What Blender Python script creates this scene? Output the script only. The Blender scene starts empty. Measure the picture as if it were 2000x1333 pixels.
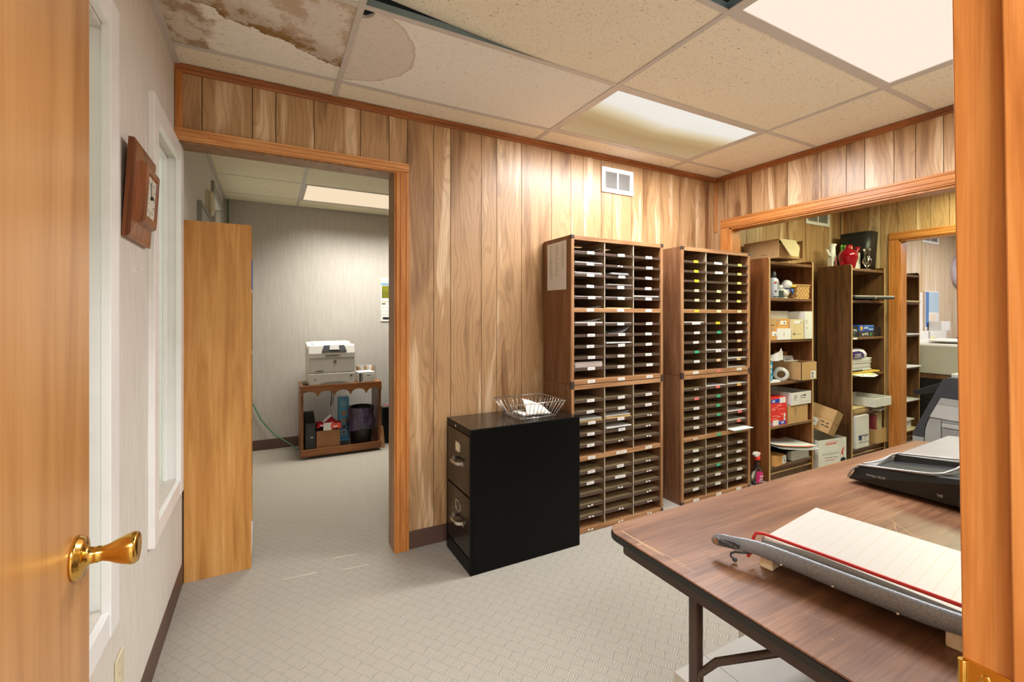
import bpy, bmesh, math, random
from mathutils import Vector, Matrix
random.seed(7)
S = bpy.context.scene
COL = S.collection
PI = math.pi

# ---------------------------------------------------------------- camera, world, exposure
cam_d = bpy.data.cameras.new('camera')
cam_d.sensor_width = 36.0
cam_d.lens = 889.0 / 2000.0 * 36.0
cam_d.shift_y = -46.5 / 2000.0
cam_d.clip_start = 0.02
cam = bpy.data.objects.new('camera', cam_d)
COL.objects.link(cam)
cam.location = (0, 0, 1.30)
cam.rotation_euler = (PI / 2, 0, -math.radians(28.2))
S.camera = cam
w = bpy.data.worlds.new('world'); S.world = w
w.use_nodes = True
w.node_tree.nodes['Background'].inputs[0].default_value = (1.0, 0.98, 0.94, 1)
w.node_tree.nodes['Background'].inputs[1].default_value = 2.2
S.view_settings.view_transform = 'Standard'
S.view_settings.look = 'None'
S.view_settings.gamma = 1.0
S.view_settings.use_curve_mapping = False
S.view_settings.exposure = 0.3
# lamp powers in watts per ceiling fixture, the last an added fill
P_MAIN, P_HALF, P_LEFT, P_RIGHT, P_FAR, P_HALL_FILL = 23, 38, 26, 36, 36, 100

# ---------------------------------------------------------------- helpers
def C(r, g, b):
    f = lambda c: (c / 255 / 12.92) if c <= 10 else ((c / 255 + 0.055) / 1.055) ** 2.4
    return (f(r), f(g), f(b), 1.0)

class NB:
    """small node builder"""
    def __init__(s, name, rough=0.5, metal=0.0, spec=0.5):
        s.m = bpy.data.materials.new(name); s.m.use_nodes = True
        s.t = s.m.node_tree; s.p = s.t.nodes['Principled BSDF']
        s.p.inputs['Roughness'].default_value = rough
        s.p.inputs['Metallic'].default_value = metal
        s.p.inputs['Specular IOR Level'].default_value = spec
    def n(s, k): return s.t.nodes.new(k)
    def l(s, a, b): s.t.links.new(a, b)
    def put(s, sock, v):
        if hasattr(v, 'is_output'): s.l(v, sock)
        else: sock.default_value = v
    def obj(s, rand=0.0):
        tc = s.n('ShaderNodeTexCoord').outputs['Object']
        if rand:
            oi = s.n('ShaderNodeObjectInfo').outputs['Random']
            v = s.n('ShaderNodeVectorMath'); v.operation = 'SCALE'
            v.inputs[0].default_value = (rand, rand * .7, rand * 1.3); s.l(oi, v.inputs['Scale'])
            a = s.n('ShaderNodeVectorMath'); a.operation = 'ADD'
            s.l(tc, a.inputs[0]); s.l(v.outputs[0], a.inputs[1]); return a.outputs[0]
        return tc
    def map(s, vec, scale=(1, 1, 1), rot=(0, 0, 0), loc=(0, 0, 0)):
        m = s.n('ShaderNodeMapping'); s.l(vec, m.inputs[0])
        m.inputs[1].default_value = loc; m.inputs[2].default_value = rot; m.inputs[3].default_value = scale
        return m.outputs[0]
    def noise(s, vec, scale, detail=2.0, rough=.5, dist=0.0):
        x = s.n('ShaderNodeTexNoise'); s.l(vec, x.inputs['Vector'])
        x.inputs['Scale'].default_value = scale; x.inputs['Detail'].default_value = detail
        x.inputs['Roughness'].default_value = rough; x.inputs['Distortion'].default_value = dist
        return x.outputs[0]
    def vor(s, vec, scale, feat='F1'):
        x = s.n('ShaderNodeTexVoronoi'); x.feature = feat; s.l(vec, x.inputs['Vector'])
        x.inputs['Scale'].default_value = scale; return x.outputs['Distance']
    def math(s, op, a, b=None, c=None):
        x = s.n('ShaderNodeMath'); x.operation = op
        s.put(x.inputs[0], a)
        if b is not None: s.put(x.inputs[1], b)
        if c is not None: s.put(x.inputs[2], c)
        return x.outputs[0]
    def ramp(s, f, stops):
        r = s.n('ShaderNodeValToRGB'); s.put(r.inputs[0], f); e = r.color_ramp.elements
        while len(e) < len(stops): e.new(0.5)
        for i, (p, c) in enumerate(stops):
            e[i].position = p; e[i].color = c if len(c) == 4 else (*c, 1)
        return r.outputs[0]
    def step(s, f, a, b):
        r = s.n('ShaderNodeMapRange'); s.put(r.inputs[0], f)
        r.inputs[1].default_value = a; r.inputs[2].default_value = b; r.interpolation_type = 'SMOOTHSTEP'
        return r.outputs[0]
    def mix(s, f, a, b, mode='MIX'):
        x = s.n('ShaderNodeMix'); x.data_type = 'RGBA'; x.blend_type = mode
        s.put(x.inputs[0], f); s.put(x.inputs[6], a); s.put(x.inputs[7], b); return x.outputs[2]
    def sep(s, v):
        x = s.n('ShaderNodeSeparateXYZ'); s.l(v, x.inputs[0]); return x.outputs
    def comb(s, x, y, z):
        c = s.n('ShaderNodeCombineXYZ'); s.put(c.inputs[0], x); s.put(c.inputs[1], y); s.put(c.inputs[2], z); return c.outputs[0]
    def bump(s, h, strength=.2, dist=.002):
        b = s.n('ShaderNodeBump'); b.inputs['Strength'].default_value = strength; b.inputs['Distance'].default_value = dist
        s.l(h, b.inputs['Height']); s.l(b.outputs[0], s.p.inputs['Normal'])
    def col(s, c):
        s.put(s.p.inputs['Base Color'], c); return s.m

def flat(name, rgb, rough=.5, metal=0., spec=.5, var=.05):
    b = NB(name, rough, metal, spec)
    if var:
        n = b.noise(b.obj(), 9.0, 3)
        d = tuple(max(0, c - c * var * 2) for c in C(*rgb)[:3]); h = C(*rgb)
        return b.col(b.ramp(n, [(.35, d), (.65, h)]))
    return b.col(C(*rgb))

def wood(name, dark, mid, light, axis='z', rough=.4, scale=1.0, fine=.35, rand=5.0, spec=.4, coat=0.0):
    b = NB(name, rough, 0, spec)
    v = b.obj(rand)
    k = {'x': (.07, 1, 1), 'y': (1, .07, 1), 'z': (1, 1, .07)}[axis]
    v1 = b.map(v, k)
    n1 = b.noise(v1, 22 * scale, 4, .6, .6)
    base = b.ramp(n1, [(.30, C(*dark)), (.5, C(*mid)), (.72, C(*light))])
    k2 = {'x': (.015, 1, 1), 'y': (1, .015, 1), 'z': (1, 1, .015)}[axis]
    n2 = b.noise(b.map(v, k2), 260 * scale, 2, .5)
    f = b.math('MULTIPLY', b.step(n2, .45, .7), fine)
    c = b.mix(f, base, C(*dark))
    b.bump(n2, .06, .001)
    if coat:
        b.p.inputs['Coat Weight'].default_value = coat; b.p.inputs['Coat Roughness'].default_value = .25
    return b.col(c)

class MB:
    """collects shapes into one mesh; o is the world point that becomes the local origin"""
    def __init__(s, o=(0, 0, 0)):
        s.bm = bmesh.new(); s.o = Vector(o); s.pid = s.bm.faces.layers.float.new('pid')
    def face(s, pts, m=0, pid=0.0, smooth=False):
        vs = [s.bm.verts.new(Vector(p) - s.o) for p in pts]
        f = s.bm.faces.new(vs); f.material_index = m; f[s.pid] = pid; f.smooth = smooth; return f
    def hexa(s, p, m=0, pid=0.0):
        """p: 4 bottom points ccw, 4 top points"""
        v = [s.bm.verts.new(Vector(q) - s.o) for q in p]
        for ix in ((3, 2, 1, 0), (4, 5, 6, 7), (0, 1, 5, 4), (1, 2, 6, 5), (2, 3, 7, 6), (3, 0, 4, 7)):
            f = s.bm.faces.new([v[i] for i in ix]); f.material_index = m; f[s.pid] = pid
        return s
    def box(s, x0, x1, y0, y1, z0, z1, m=0, pid=0.0):
        return s.hexa([(x0, y0, z0), (x1, y0, z0), (x1, y1, z0), (x0, y1, z0),
                       (x0, y0, z1), (x1, y0, z1), (x1, y1, z1), (x0, y1, z1)], m, pid)
    def rbox(s, c, sx, sy, sz, rot, m=0):
        """box centred at c with rotation matrix"""
        R = rot.to_3x3(); q = []
        for z in (-1, 1):
            for x, y in ((-1, -1), (1, -1), (1, 1), (-1, 1)):
                q.append(Vector(c) + R @ Vector((x * sx / 2, y * sy / 2, z * sz / 2)))
        return s.hexa(q, m)
    def prism(s, poly, axis, a, b, m=0, smooth=False):
        """poly 2d points; axis x:(y,z) y:(x,z) z:(x,y)"""
        f3 = {'x': lambda p, t: (t, p[0], p[1]), 'y': lambda p, t: (p[0], t, p[1]), 'z': lambda p, t: (p[0], p[1], t)}[axis]
        A = [s.bm.verts.new(Vector(f3(p, a)) - s.o) for p in poly]
        B = [s.bm.verts.new(Vector(f3(p, b)) - s.o) for p in poly]
        n = len(poly); fs = [s.bm.faces.new(A), s.bm.faces.new(B[::-1])]
        for i in range(n):
            g = s.bm.faces.new([A[i], B[i], B[(i + 1) % n], A[(i + 1) % n]]); g.smooth = smooth; fs.append(g)
        for g in fs: g.material_index = m
        return s
    def tube(s, pts, r, seg=8, m=0, closed=False, flatten=None):
        pts = [Vector(p) for p in pts]; n = len(pts); rings = []; up = None
        rr = r if isinstance(r, (list, tuple)) else [r] * n
        for i, p in enumerate(pts):
            if closed: t = pts[(i + 1) % n] - pts[i - 1]
            else: t = pts[min(i + 1, n - 1)] - pts[max(i - 1, 0)]
            t.normalize()
            if up is None:
                up = Vector((0, 0, 1)) if abs(t.z) < .9 else Vector((1, 0, 0))
            a = t.cross(up)
            if a.length < 1e-5: a = t.cross(Vector((0, 1, 0)))
            a.normalize(); b = a.cross(t).normalized(); up = b
            fl = flatten or (1, 1)
            rings.append([s.bm.verts.new(p + (a * math.cos(2 * PI * k / seg) * fl[0] + b * math.sin(2 * PI * k / seg) * fl[1]) * rr[i] - s.o) for k in range(seg)])
        for i in range(n if closed else n - 1):
            A, B = rings[i], rings[(i + 1) % n]
            for k in range(seg):
                f = s.bm.faces.new([A[k], A[(k + 1) % seg], B[(k + 1) % seg], B[k]]); f.smooth = True; f.material_index = m
        if not closed:
            for R in (rings[0][::-1], rings[-1]):
                f = s.bm.faces.new(R); f.material_index = m
        return s
    def lathe(s, prof, c=(0, 0, 0), axis='z', seg=24, m=0, sc=(1, 1), cap=True):
        c = Vector(c); rings = []
        for r, h in prof:
            R = []
            for k in range(seg):
                a = 2 * PI * k / seg; u, v = r * math.cos(a) * sc[0], r * math.sin(a) * sc[1]
                q = {'z': (u, v, h), 'x': (h, u, v), 'y': (u, h, v)}[axis]
                R.append(s.bm.verts.new(c + Vector(q) - s.o))
            rings.append(R)
        for A, B in zip(rings, rings[1:]):
            for k in range(seg):
                f = s.bm.faces.new([A[k], A[(k + 1) % seg], B[(k + 1) % seg], B[k]]); f.smooth = True; f.material_index = m
        if cap:
            for R in (rings[0][::-1], rings[-1]):
                f = s.bm.faces.new(R); f.material_index = m
        return s
    def ball(s, c, r, m=0, seg=16, sc=(1, 1, 1)):
        c = Vector(c); pr = []
        n = seg // 2
        rings = []
        for i in range(1, n):
            t = PI * i / n
            rings.append([s.bm.verts.new(c + Vector((r * sc[0] * math.sin(t) * math.cos(2 * PI * k / seg), r * sc[1] * math.sin(t) * math.sin(2 * PI * k / seg), -r * sc[2] * math.cos(t))) - s.o) for k in range(seg)])
        bot = s.bm.verts.new(c + Vector((0, 0, -r * sc[2])) - s.o); top = s.bm.verts.new(c + Vector((0, 0, r * sc[2])) - s.o)
        for A, B in zip(rings, rings[1:]):
            for k in range(seg):
                f = s.bm.faces.new([A[k], A[(k + 1) % seg], B[(k + 1) % seg], B[k]]); f.smooth = True; f.material_index = m
        for k in range(seg):
            f = s.bm.faces.new([bot, rings[0][(k + 1) % seg], rings[0][k]]); f.smooth = True; f.material_index = m
            f = s.bm.faces.new([top, rings[-1][k], rings[-1][(k + 1) % seg]]); f.smooth = True; f.material_index = m
        return s
    def sheet(s, fn, nu, nv, m=0, th=0.0):
        """surface from fn(u,v) in 0..1, optional thickness along -z"""
        g = [[s.bm.verts.new(Vector(fn(i / nu, j / nv)) - s.o) for j in range(nv + 1)] for i in range(nu + 1)]
        for i in range(nu):
            for j in range(nv):
                f = s.bm.faces.new([g[i][j], g[i + 1][j], g[i + 1][j + 1], g[i][j + 1]]); f.smooth = True; f.material_index = m
        return s
    def text(s, body, size, loc, face='-y', m=0, depth=.0006, flip=False, align='CENTER', rot=0.0):
        cu = bpy.data.curves.new('t', 'FONT'); cu.body = body; cu.size = size; cu.extrude = depth
        cu.align_x = align; cu.align_y = 'CENTER'
        ob = bpy.data.objects.new('t', cu); COL.objects.link(ob)
        dg = bpy.context.evaluated_depsgraph_get(); me = bpy.data.meshes.new_from_object(ob.evaluated_get(dg))
        M = Matrix.Rotation(PI / 2, 4, 'X')
        if face == '-x': M = Matrix.Rotation(-PI / 2, 4, 'Z') @ M
        if face == 'z': M = Matrix.Identity(4)
        M = Matrix.Translation(Vector(loc) - s.o) @ M @ Matrix.Rotation(rot + (PI if flip else 0), 4, 'Z')
        me.transform(M)
        n0 = len(s.bm.faces); s.bm.from_mesh(me); s.bm.faces.ensure_lookup_table()
        for f in s.bm.faces[n0:]: f.material_index = m
        bpy.data.objects.remove(ob); bpy.data.curves.remove(cu); bpy.data.meshes.remove(me)
        return s
    def build(s, name, mats, parent=None, bevel=0.0, seg=2, at=None, rz=0.0, shade=False, recalc=True):
        if recalc: bmesh.ops.recalc_face_normals(s.bm, faces=s.bm.faces[:])
        me = bpy.data.meshes.new(name); s.bm.to_mesh(me); s.bm.free()
        for m in (mats if isinstance(mats, (list, tuple)) else [mats]): me.materials.append(m)
        if shade:
            for p in me.polygons: p.use_smooth = True
        o = bpy.data.objects.new(name, me); COL.objects.link(o)
        if parent: o.parent = parent
        else: o.location = s.o if at is None else at; o.rotation_euler.z = rz
        if bevel:
            b = o.modifiers.new('bevel', 'BEVEL'); b.width = bevel; b.segments = seg; b.limit_method = 'ANGLE'; b.angle_limit = .6
        return o

def thing(name, label, cat, loc=(0, 0, 0), rz=0.0, group=None):
    o = bpy.data.objects.new(name, None); COL.objects.link(o); o.empty_display_size = .05
    o.location = loc; o.rotation_euler.z = rz; o['label'] = label; o['category'] = cat
    if group: o['group'] = group
    return o
def tag(o, label, cat, group=None):
    o['label'] = label; o['category'] = cat
    if group: o['group'] = group
    return o
def struct(o): o['kind'] = 'structure'; return o
def copy_thing(src, loc=None, label=None, rz=None):
    def rec(o, par):
        c = o.copy(); COL.objects.link(c)
        if par: c.parent = par
        for ch in kids.get(o, ()): rec(ch, c)
        return c
    kids = {}
    for o in COL.objects:
        if o.parent: kids.setdefault(o.parent, []).append(o)
    c = rec(src, None)
    if loc: c.location = loc
    if label: c['label'] = label
    if rz is not None: c.rotation_euler.z = rz
    return c

# ---------------------------------------------------------------- materials
def panel_mat(name, dark, mid, light):
    b = NB(name, .36, 0, .5)
    x, y, z = b.sep(b.obj())
    pid = b.n('ShaderNodeAttribute'); pid.attribute_name = 'pid'; pid = pid.outputs['Fac']
    u = b.math('ADD', b.math('ADD', x, y), b.math('MULTIPLY', pid, 17.3))
    v = b.math('ADD', z, b.math('MULTIPLY', pid, 9.7))
    n_big = b.noise(b.comb(b.math('MULTIPLY', u, 7.5), b.math('MULTIPLY', v, .85), 0), 1.0, 3, .55, .5)
    kn = b.vor(b.comb(b.math('MULTIPLY', u, 4.6), b.math('MULTIPLY', v, 1.25), 0), 1.0)
    knot = b.step(kn, .22, .0)
    n_ph = b.noise(b.comb(b.math('MULTIPLY', u, 6.0), b.math('MULTIPLY', v, 1.5), 3), 1.0, 2, .5)
    ph = b.math('ADD', b.math('MULTIPLY', u, 240), b.math('MULTIPLY', n_ph, 64))
    ph = b.math('ADD', ph, b.math('MULTIPLY', knot, 9))
    ring = b.step(b.math('SINE', ph), .1, .95)
    fine = b.noise(b.comb(b.math('MULTIPLY', u, 320), b.math('MULTIPLY', v, 7), 0), 1.0, 2)
    base = b.ramp(n_big, [(.33, C(*dark)), (.44, C(*mid)), (.56, C(*mid)), (.64, C(*light))])
    hue = b.math('FRACT', b.math('MULTIPLY', pid, 7.31))
    base = b.mix(b.math('MULTIPLY', hue, .30), base, C(*mid))
    c = b.mix(b.math('MULTIPLY', ring, .22), base, C(*[k * .85 for k in dark]))
    c = b.mix(b.math('MULTIPLY', b.step(fine, .5, .72), .18), c, C(*dark))
    c = b.mix(b.math('MULTIPLY', knot, .55), c, C(*[k * .72 for k in dark]))
    b.bump(fine, .05, .001)
    return b.col(c)
M_PANEL = panel_mat('wood_panelling', (122, 82, 48), (186, 146, 102), (226, 194, 154))
M_PANEL_LIT = panel_mat('overexposed_wood_panelling', (196, 160, 112), (222, 200, 168), (238, 224, 204))  # paler copy of the panelling; the far room's overexposure put into its colour
M_GROOVE = flat('groove_dark', (62, 44, 32), .7, var=0)
M_TRIM = wood('orange_trim', (162, 96, 42), (190, 120, 58), (208, 142, 78), 'z', .35, 1.6, .3)
M_TRIMX_LIT = wood('orange_trim_x_lit', (186, 120, 64), (216, 150, 90), (230, 170, 112), 'x', .35, 1.6, .3)  # header copy of the orange trim, lightened to stand in for light
M_TRIMY = wood('orange_trim_y', (162, 96, 42), (190, 120, 58), (208, 142, 78), 'y', .35, 1.6, .3)
M_CROWN = wood('crown_moulding', (124, 72, 36), (158, 94, 48), (182, 116, 66), 'x', .35, 1.6, .3)
M_CROWNY = wood('crown_moulding_y', (124, 72, 36), (158, 94, 48), (182, 116, 66), 'y', .35, 1.6, .3)
M_LINING = wood('jamb_lining', (120, 86, 56), (150, 112, 76), (170, 132, 94), 'z', .45)
M_DOOR = wood('door_veneer', (168, 112, 56), (194, 138, 78), (208, 154, 94), 'z', .36, .55, .22, spec=.5, coat=.35)
M_SIDE = wood('amber_veneer', (176, 118, 56), (206, 148, 78), (224, 170, 102), 'z', .38, .9, .3)
M_WHITE = flat('white_paint', (246, 245, 242), .3, var=.02)
M_OAK = wood('oak_edge', (130, 90, 56), (166, 120, 80), (190, 146, 104), 'z', .42, 2.0, .35)
M_OAKX = wood('oak_edge_x', (130, 90, 56), (166, 120, 80), (190, 146, 104), 'x', .42, 2.0, .35)
M_SORT = wood('sorter_side', (102, 66, 40), (128, 86, 56), (146, 104, 72), 'z', .42, 1.6, .35)
M_CAPB = flat('brown_plastic', (70, 52, 46), .45)
M_SHELF = flat('hardboard_shelf', (166, 144, 106), .6)
M_LIP = flat('brown_lip', (82, 62, 50), .45)
M_DIVE = flat('divider_edge', (196, 186, 164), .6)
M_DIV = flat('divider_board', (138, 110, 78), .6)
M_WAL = wood('walnut_side', (84, 46, 20), (120, 72, 36), (148, 96, 54), 'z', .35, .9, .3)
M_WAL2 = wood('dark_oak_side', (72, 46, 26), (98, 66, 38), (116, 82, 52), 'z', .42, 1.6, .35)
M_WALX = wood('walnut_shelf', (86, 56, 36), (118, 82, 56), (140, 104, 76), 'x', .32, 1.2, .3)
M_TEDGE = flat('gold_edge', (196, 158, 108), .4)
M_BLACK = flat('black_steel', (7, 7, 7), .36, 0, .15, .1)
M_BLKB = flat('black_brown_steel', (30, 25, 19), .2, 0, .5, .1)
M_CHROME = flat('chrome', (205, 200, 190), .22, .9, var=0)
M_WIRE = flat('chrome_wire', (200, 194, 184), .25, .85, var=0)
M_BRASS = flat('brass', (214, 170, 84), .16, 1.0, var=0)
M_PAPER = flat('white_paper', (228, 225, 219), .6, var=.02)
M_MANILA = flat('manila_card', (224, 190, 130), .6)
M_GREYP = flat('grey_magazine', (176, 176, 174), .5)
M_PINKP = flat('pinkish_paper', (226, 212, 204), .6)
M_KRAFT = flat('kraft_card', (190, 150, 98), .7)
M_KRAFTB = flat('brown_card', (154, 108, 64), .7)
M_KRAFTL = flat('pale_card', (216, 194, 146), .7)
M_ORANGE = flat('orange_card', (206, 150, 80), .7)
M_BOXW = flat('white_card', (220, 216, 206), .6, var=.03)
M_INK = flat('black_ink', (34, 34, 36), .6, var=0)
M_GREYINK = flat('grey_ink', (140, 136, 132), .6, var=0)
M_RED = flat('red_card', (222, 48, 40), .5)
M_BLUE = flat('blue_ink', (30, 66, 168), .5, var=0)
M_NAVY = flat('navy', (40, 48, 92), .5, var=0)
M_REDINK = flat('red_ink', (206, 74, 60), .5, var=0)
M_BLKP = flat('black_plastic', (30, 30, 29), .42, 0, .5, .1)
M_DKGREY = flat('charcoal_plastic', (62, 64, 68), .45)
M_MIDGREY = flat('grey_plastic', (150, 150, 148), .45)
M_LTGREY = flat('light_grey_plastic', (196, 193, 187), .4)
M_PRINTER = flat('printer_beige', (206, 202, 192), .45, var=.02)
M_STEELB = flat('blue_grey_steel', (118, 136, 140), .5)
M_TEE = flat('tee_flange', (208, 200, 192), .45, var=.02)
M_GREY = flat('grey_frame', (160, 156, 148), .5)
M_BROWNM = flat('brown_enamel', (66, 48, 38), .38)
M_VINYL = flat('vinyl_edge', (28, 28, 26), .5)
M_BASEB = flat('brown_base', (92, 66, 54), .5)
M_DARK = flat('dark_void', (24, 24, 24), .8)
M_CREAM = flat('cream_plastic', (222, 210, 176), .4)
M_BOOKG = flat('dark_books', (40, 44, 46), .5)

def wallpaper(name='wall_fabric', k=1.0):
    b = NB(name, .75, 0, .2)
    v = b.obj()
    n = b.noise(b.map(v, (60, 60, 5)), 1.0, 3, .6)
    n2 = b.noise(b.map(v, (1, 1, 14)), 22, 3, .6)
    big = b.noise(v, 1.6, 2)
    c = b.ramp(n, [(.3, C(214 * k, 206 * k, 195 * k)), (.7, C(227 * k, 220 * k, 209 * k))])
    c = b.mix(b.math('MULTIPLY', b.step(n2, .45, .7), .08), c, C(190 * k, 182 * k, 170 * k))
    c = b.mix(b.math('MULTIPLY', b.step(big, .5, .75), .12), c, C(186 * k, 174 * k, 158 * k))
    b.bump(n, .08, .002)
    return b.col(c)
M_PAPERW = wallpaper()

def tile_nodes(b, base, dark, pits=.7):
    x, y, z = b.sep(b.obj())
    v = b.comb(b.math('MULTIPLY', x, 1.0), b.math('MULTIPLY', y, 1.0), 0)
    n = b.noise(b.map(v, (70, 120, 1), (0, 0, .6)), 1.0, 2, .5, 1.6)
    n3 = b.noise(b.map(v, (170, 150, 1)), 1.0, 1, .5)
    pit = b.math('MULTIPLY', b.math('MAXIMUM', b.step(n, .65, .70), b.step(n3, .68, .73)), pits)
    g = b.noise(v, 420, 2)
    c = b.ramp(g, [(.3, [k * .93 for k in C(*base)[:3]]), (.7, C(*base))])
    b.bump(b.math('SUBTRACT', 1.0, pit), .5, .003)
    return c, pit, v, C(*dark)
def tile_mat(name, base, dark=(140, 120, 86), pits=.85):
    b = NB(name, .85, 0, .1)
    c, pit, v, d = tile_nodes(b, base, dark, pits)
    return b.col(b.mix(pit, c, d))
M_TILE = tile_mat('ceiling_tile', (248, 238, 216))
M_TILE_L = tile_mat('ceiling_tile_yellowed', (248, 238, 208))
def tile_stain_big():
    b = NB('ceiling_tile_water_stain', .85, 0, .1)
    c, pit, v, d = tile_nodes(b, (246, 240, 226), (150, 128, 96))
    x, y, z = b.sep(v)
    wob = b.math('MULTIPLY', b.math('SUBTRACT', b.noise(v, 9, 4, .65), .5), .17)
    wob2 = b.math('MULTIPLY', b.math('SUBTRACT', b.noise(v, 40, 3, .6), .5), .03)
    # signed distance to a line running across the tile (positive on the wet side)
    line = b.math('SUBTRACT', b.math('MULTIPLY_ADD', x, .40, 2.085), y)
    s = b.math('ADD', b.math('ADD', line, wob), wob2)
    wet = b.step(s, -.004, .004)
    band = b.math('MULTIPLY', wet, b.step(s, .17, .02))
    edge = b.math('MULTIPLY', wet, b.step(s, .016, .0))
    blot = b.step(b.noise(v, 7.5, 4, .65), .46, .60)
    c = b.mix(b.math('MULTIPLY', wet, .55), c, C(214, 198, 184))
    c = b.mix(b.math('MULTIPLY', b.math('MULTIPLY', wet, blot), .6), c, C(176, 142, 98))
    c = b.mix(b.math('MULTIPLY', band, b.math('MULTIPLY_ADD', blot, .55, .40)), c, C(146, 108, 62))
    c = b.mix(b.math('MULTIPLY', edge, .75), c, C(122, 82, 40))
    # older patch beside the wall
    p = b.math('ADD', b.math('MULTIPLY_ADD', x, -1.0, -.20), b.math('MULTIPLY', wob, 1.4))
    pm = b.step(p, -.02, .02)
    c = b.mix(b.math('MULTIPLY', pm, b.math('MULTIPLY_ADD', blot, .5, .32)), c, C(152, 118, 76))
    return b.col(b.mix(pit, c, d))
def tile_stain_ring():
    b = NB('ceiling_tile_pale_ring', .85, 0, .1)
    c, pit, v, d = tile_nodes(b, (248, 245, 236), (160, 142, 116))
    dx = b.n('ShaderNodeVectorMath'); dx.operation = 'DISTANCE'; b.l(v, dx.inputs[0]); dx.inputs[1].default_value = (.29, 2.02, 0)
    r = b.math('ADD', dx.outputs['Value'], b.math('MULTIPLY', b.math('SUBTRACT', b.noise(v, 8, 3), .5), .06))
    ins = b.step(r, .292, .288)
    edge = b.math('MULTIPLY', ins, b.step(r, .275, .29))
    c = b.mix(b.math('MULTIPLY', ins, .5), c, C(210, 190, 172))
    c = b.mix(b.math('MULTIPLY', edge, .35), c, C(178, 140, 104))
    return b.col(b.mix(pit, c, d))
M_TSTAIN, M_TRING = tile_stain_big(), tile_stain_ring()

def carpet():
    b = NB('woven_carpet', .95, 0, .1)
    v0 = b.map(b.obj(), (1, 1, 1), (0, 0, math.radians(55)))
    w1 = b.math('MULTIPLY', b.math('SUBTRACT', b.noise(v0, 34, 2), .5), .014)
    w2 = b.math('MULTIPLY', b.math('SUBTRACT', b.noise(b.map(v0, (1, 1, 1), loc=(3, 7, 0)), 30, 2), .5), .012)
    x, y, z = b.sep(v0)
    x = b.math('ADD', x, w1); y = b.math('ADD', y, w2)
    k = .044
    qx, qy = b.math('DIVIDE', x, k), b.math('DIVIDE', y, k)
    ck = b.math('MODULO', b.math('ABSOLUTE', b.math('ADD', b.math('FLOOR', qx), b.math('FLOOR', qy))), 2.0)
    ex = b.step(b.math('ABSOLUTE', b.math('SUBTRACT', b.math('FRACT', qx), .5)), .43, .49)
    ey = b.step(b.math('ABSOLUTE', b.math('SUBTRACT', b.math('FRACT', qy), .5)), .43, .49)
    joint = b.math('MAXIMUM', ex, ey)
    sx = b.math('MULTIPLY', b.math('SINE', b.math('MULTIPLY', x, 2 * PI / .0088)), 1.0); sy = b.math('MULTIPLY', b.math('SINE', b.math('MULTIPLY', y, 2 * PI / .0073)), .22)
    mm = b.n('ShaderNodeMix'); mm.data_type = 'FLOAT'; b.l(ck, mm.inputs[0]); b.l(sx, mm.inputs[2]); b.l(sy, mm.inputs[3])
    rib = b.math('MULTIPLY_ADD', mm.outputs[0], .5, .5)
    fuzz = b.noise(v0, 420, 2, .7)
    h = b.math('ADD', b.math('MULTIPLY', rib, .34), b.math('MULTIPLY', fuzz, .78))
    big = b.noise(v0, 1.3, 3)
    c = b.ramp(h, [(.2, C(124, 118, 108)), (.52, C(162, 154, 141)), (.9, C(192, 184, 170))])
    c = b.mix(b.math('MULTIPLY', joint, .30), c, C(118, 120, 113))
    c = b.mix(b.math('MULTIPLY', b.step(big, .45, .7), .12), c, C(148, 140, 128))
    b.bump(h, .25, .003)
    return b.col(c)
M_CARPET = carpet()

def laminate():
    b = NB('walnut_laminate', .36, 0, .45)
    v = b.obj()
    n1 = b.noise(b.map(v, (1.6, 17, 1)), 1.0, 4, .6, .7)
    n2 = b.noise(b.map(v, (6, 190, 1)), 1.0, 3, .6, .3)
    n3 = b.noise(b.map(v, (.9, 5, 1)), 1.0, 2)
    c = b.ramp(n1, [(.28, C(96, 62, 42)), (.5, C(130, 90, 62)), (.75, C(156, 112, 80))])
    c = b.mix(b.math('MULTIPLY', b.step(n2, .46, .66), .5), c, C(88, 56, 40))
    c = b.mix(b.math('MULTIPLY', b.step(n3, .5, .75), .25), c, C(160, 118, 96))
    # rubbed pale scuffs
    sc = b.step(b.noise(b.map(v, (16, 16, 1)), 1.0, 5, .75), .62, .70)
    sm = b.step(b.noise(b.map(v, (130, 70, 1)), 1.0, 2), .53, .58)
    c = b.mix(b.math('MULTIPLY', b.math('MULTIPLY', sc, sm), .55), c, C(206, 168, 124))
    return b.col(c)
M_LAM = laminate()

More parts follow.
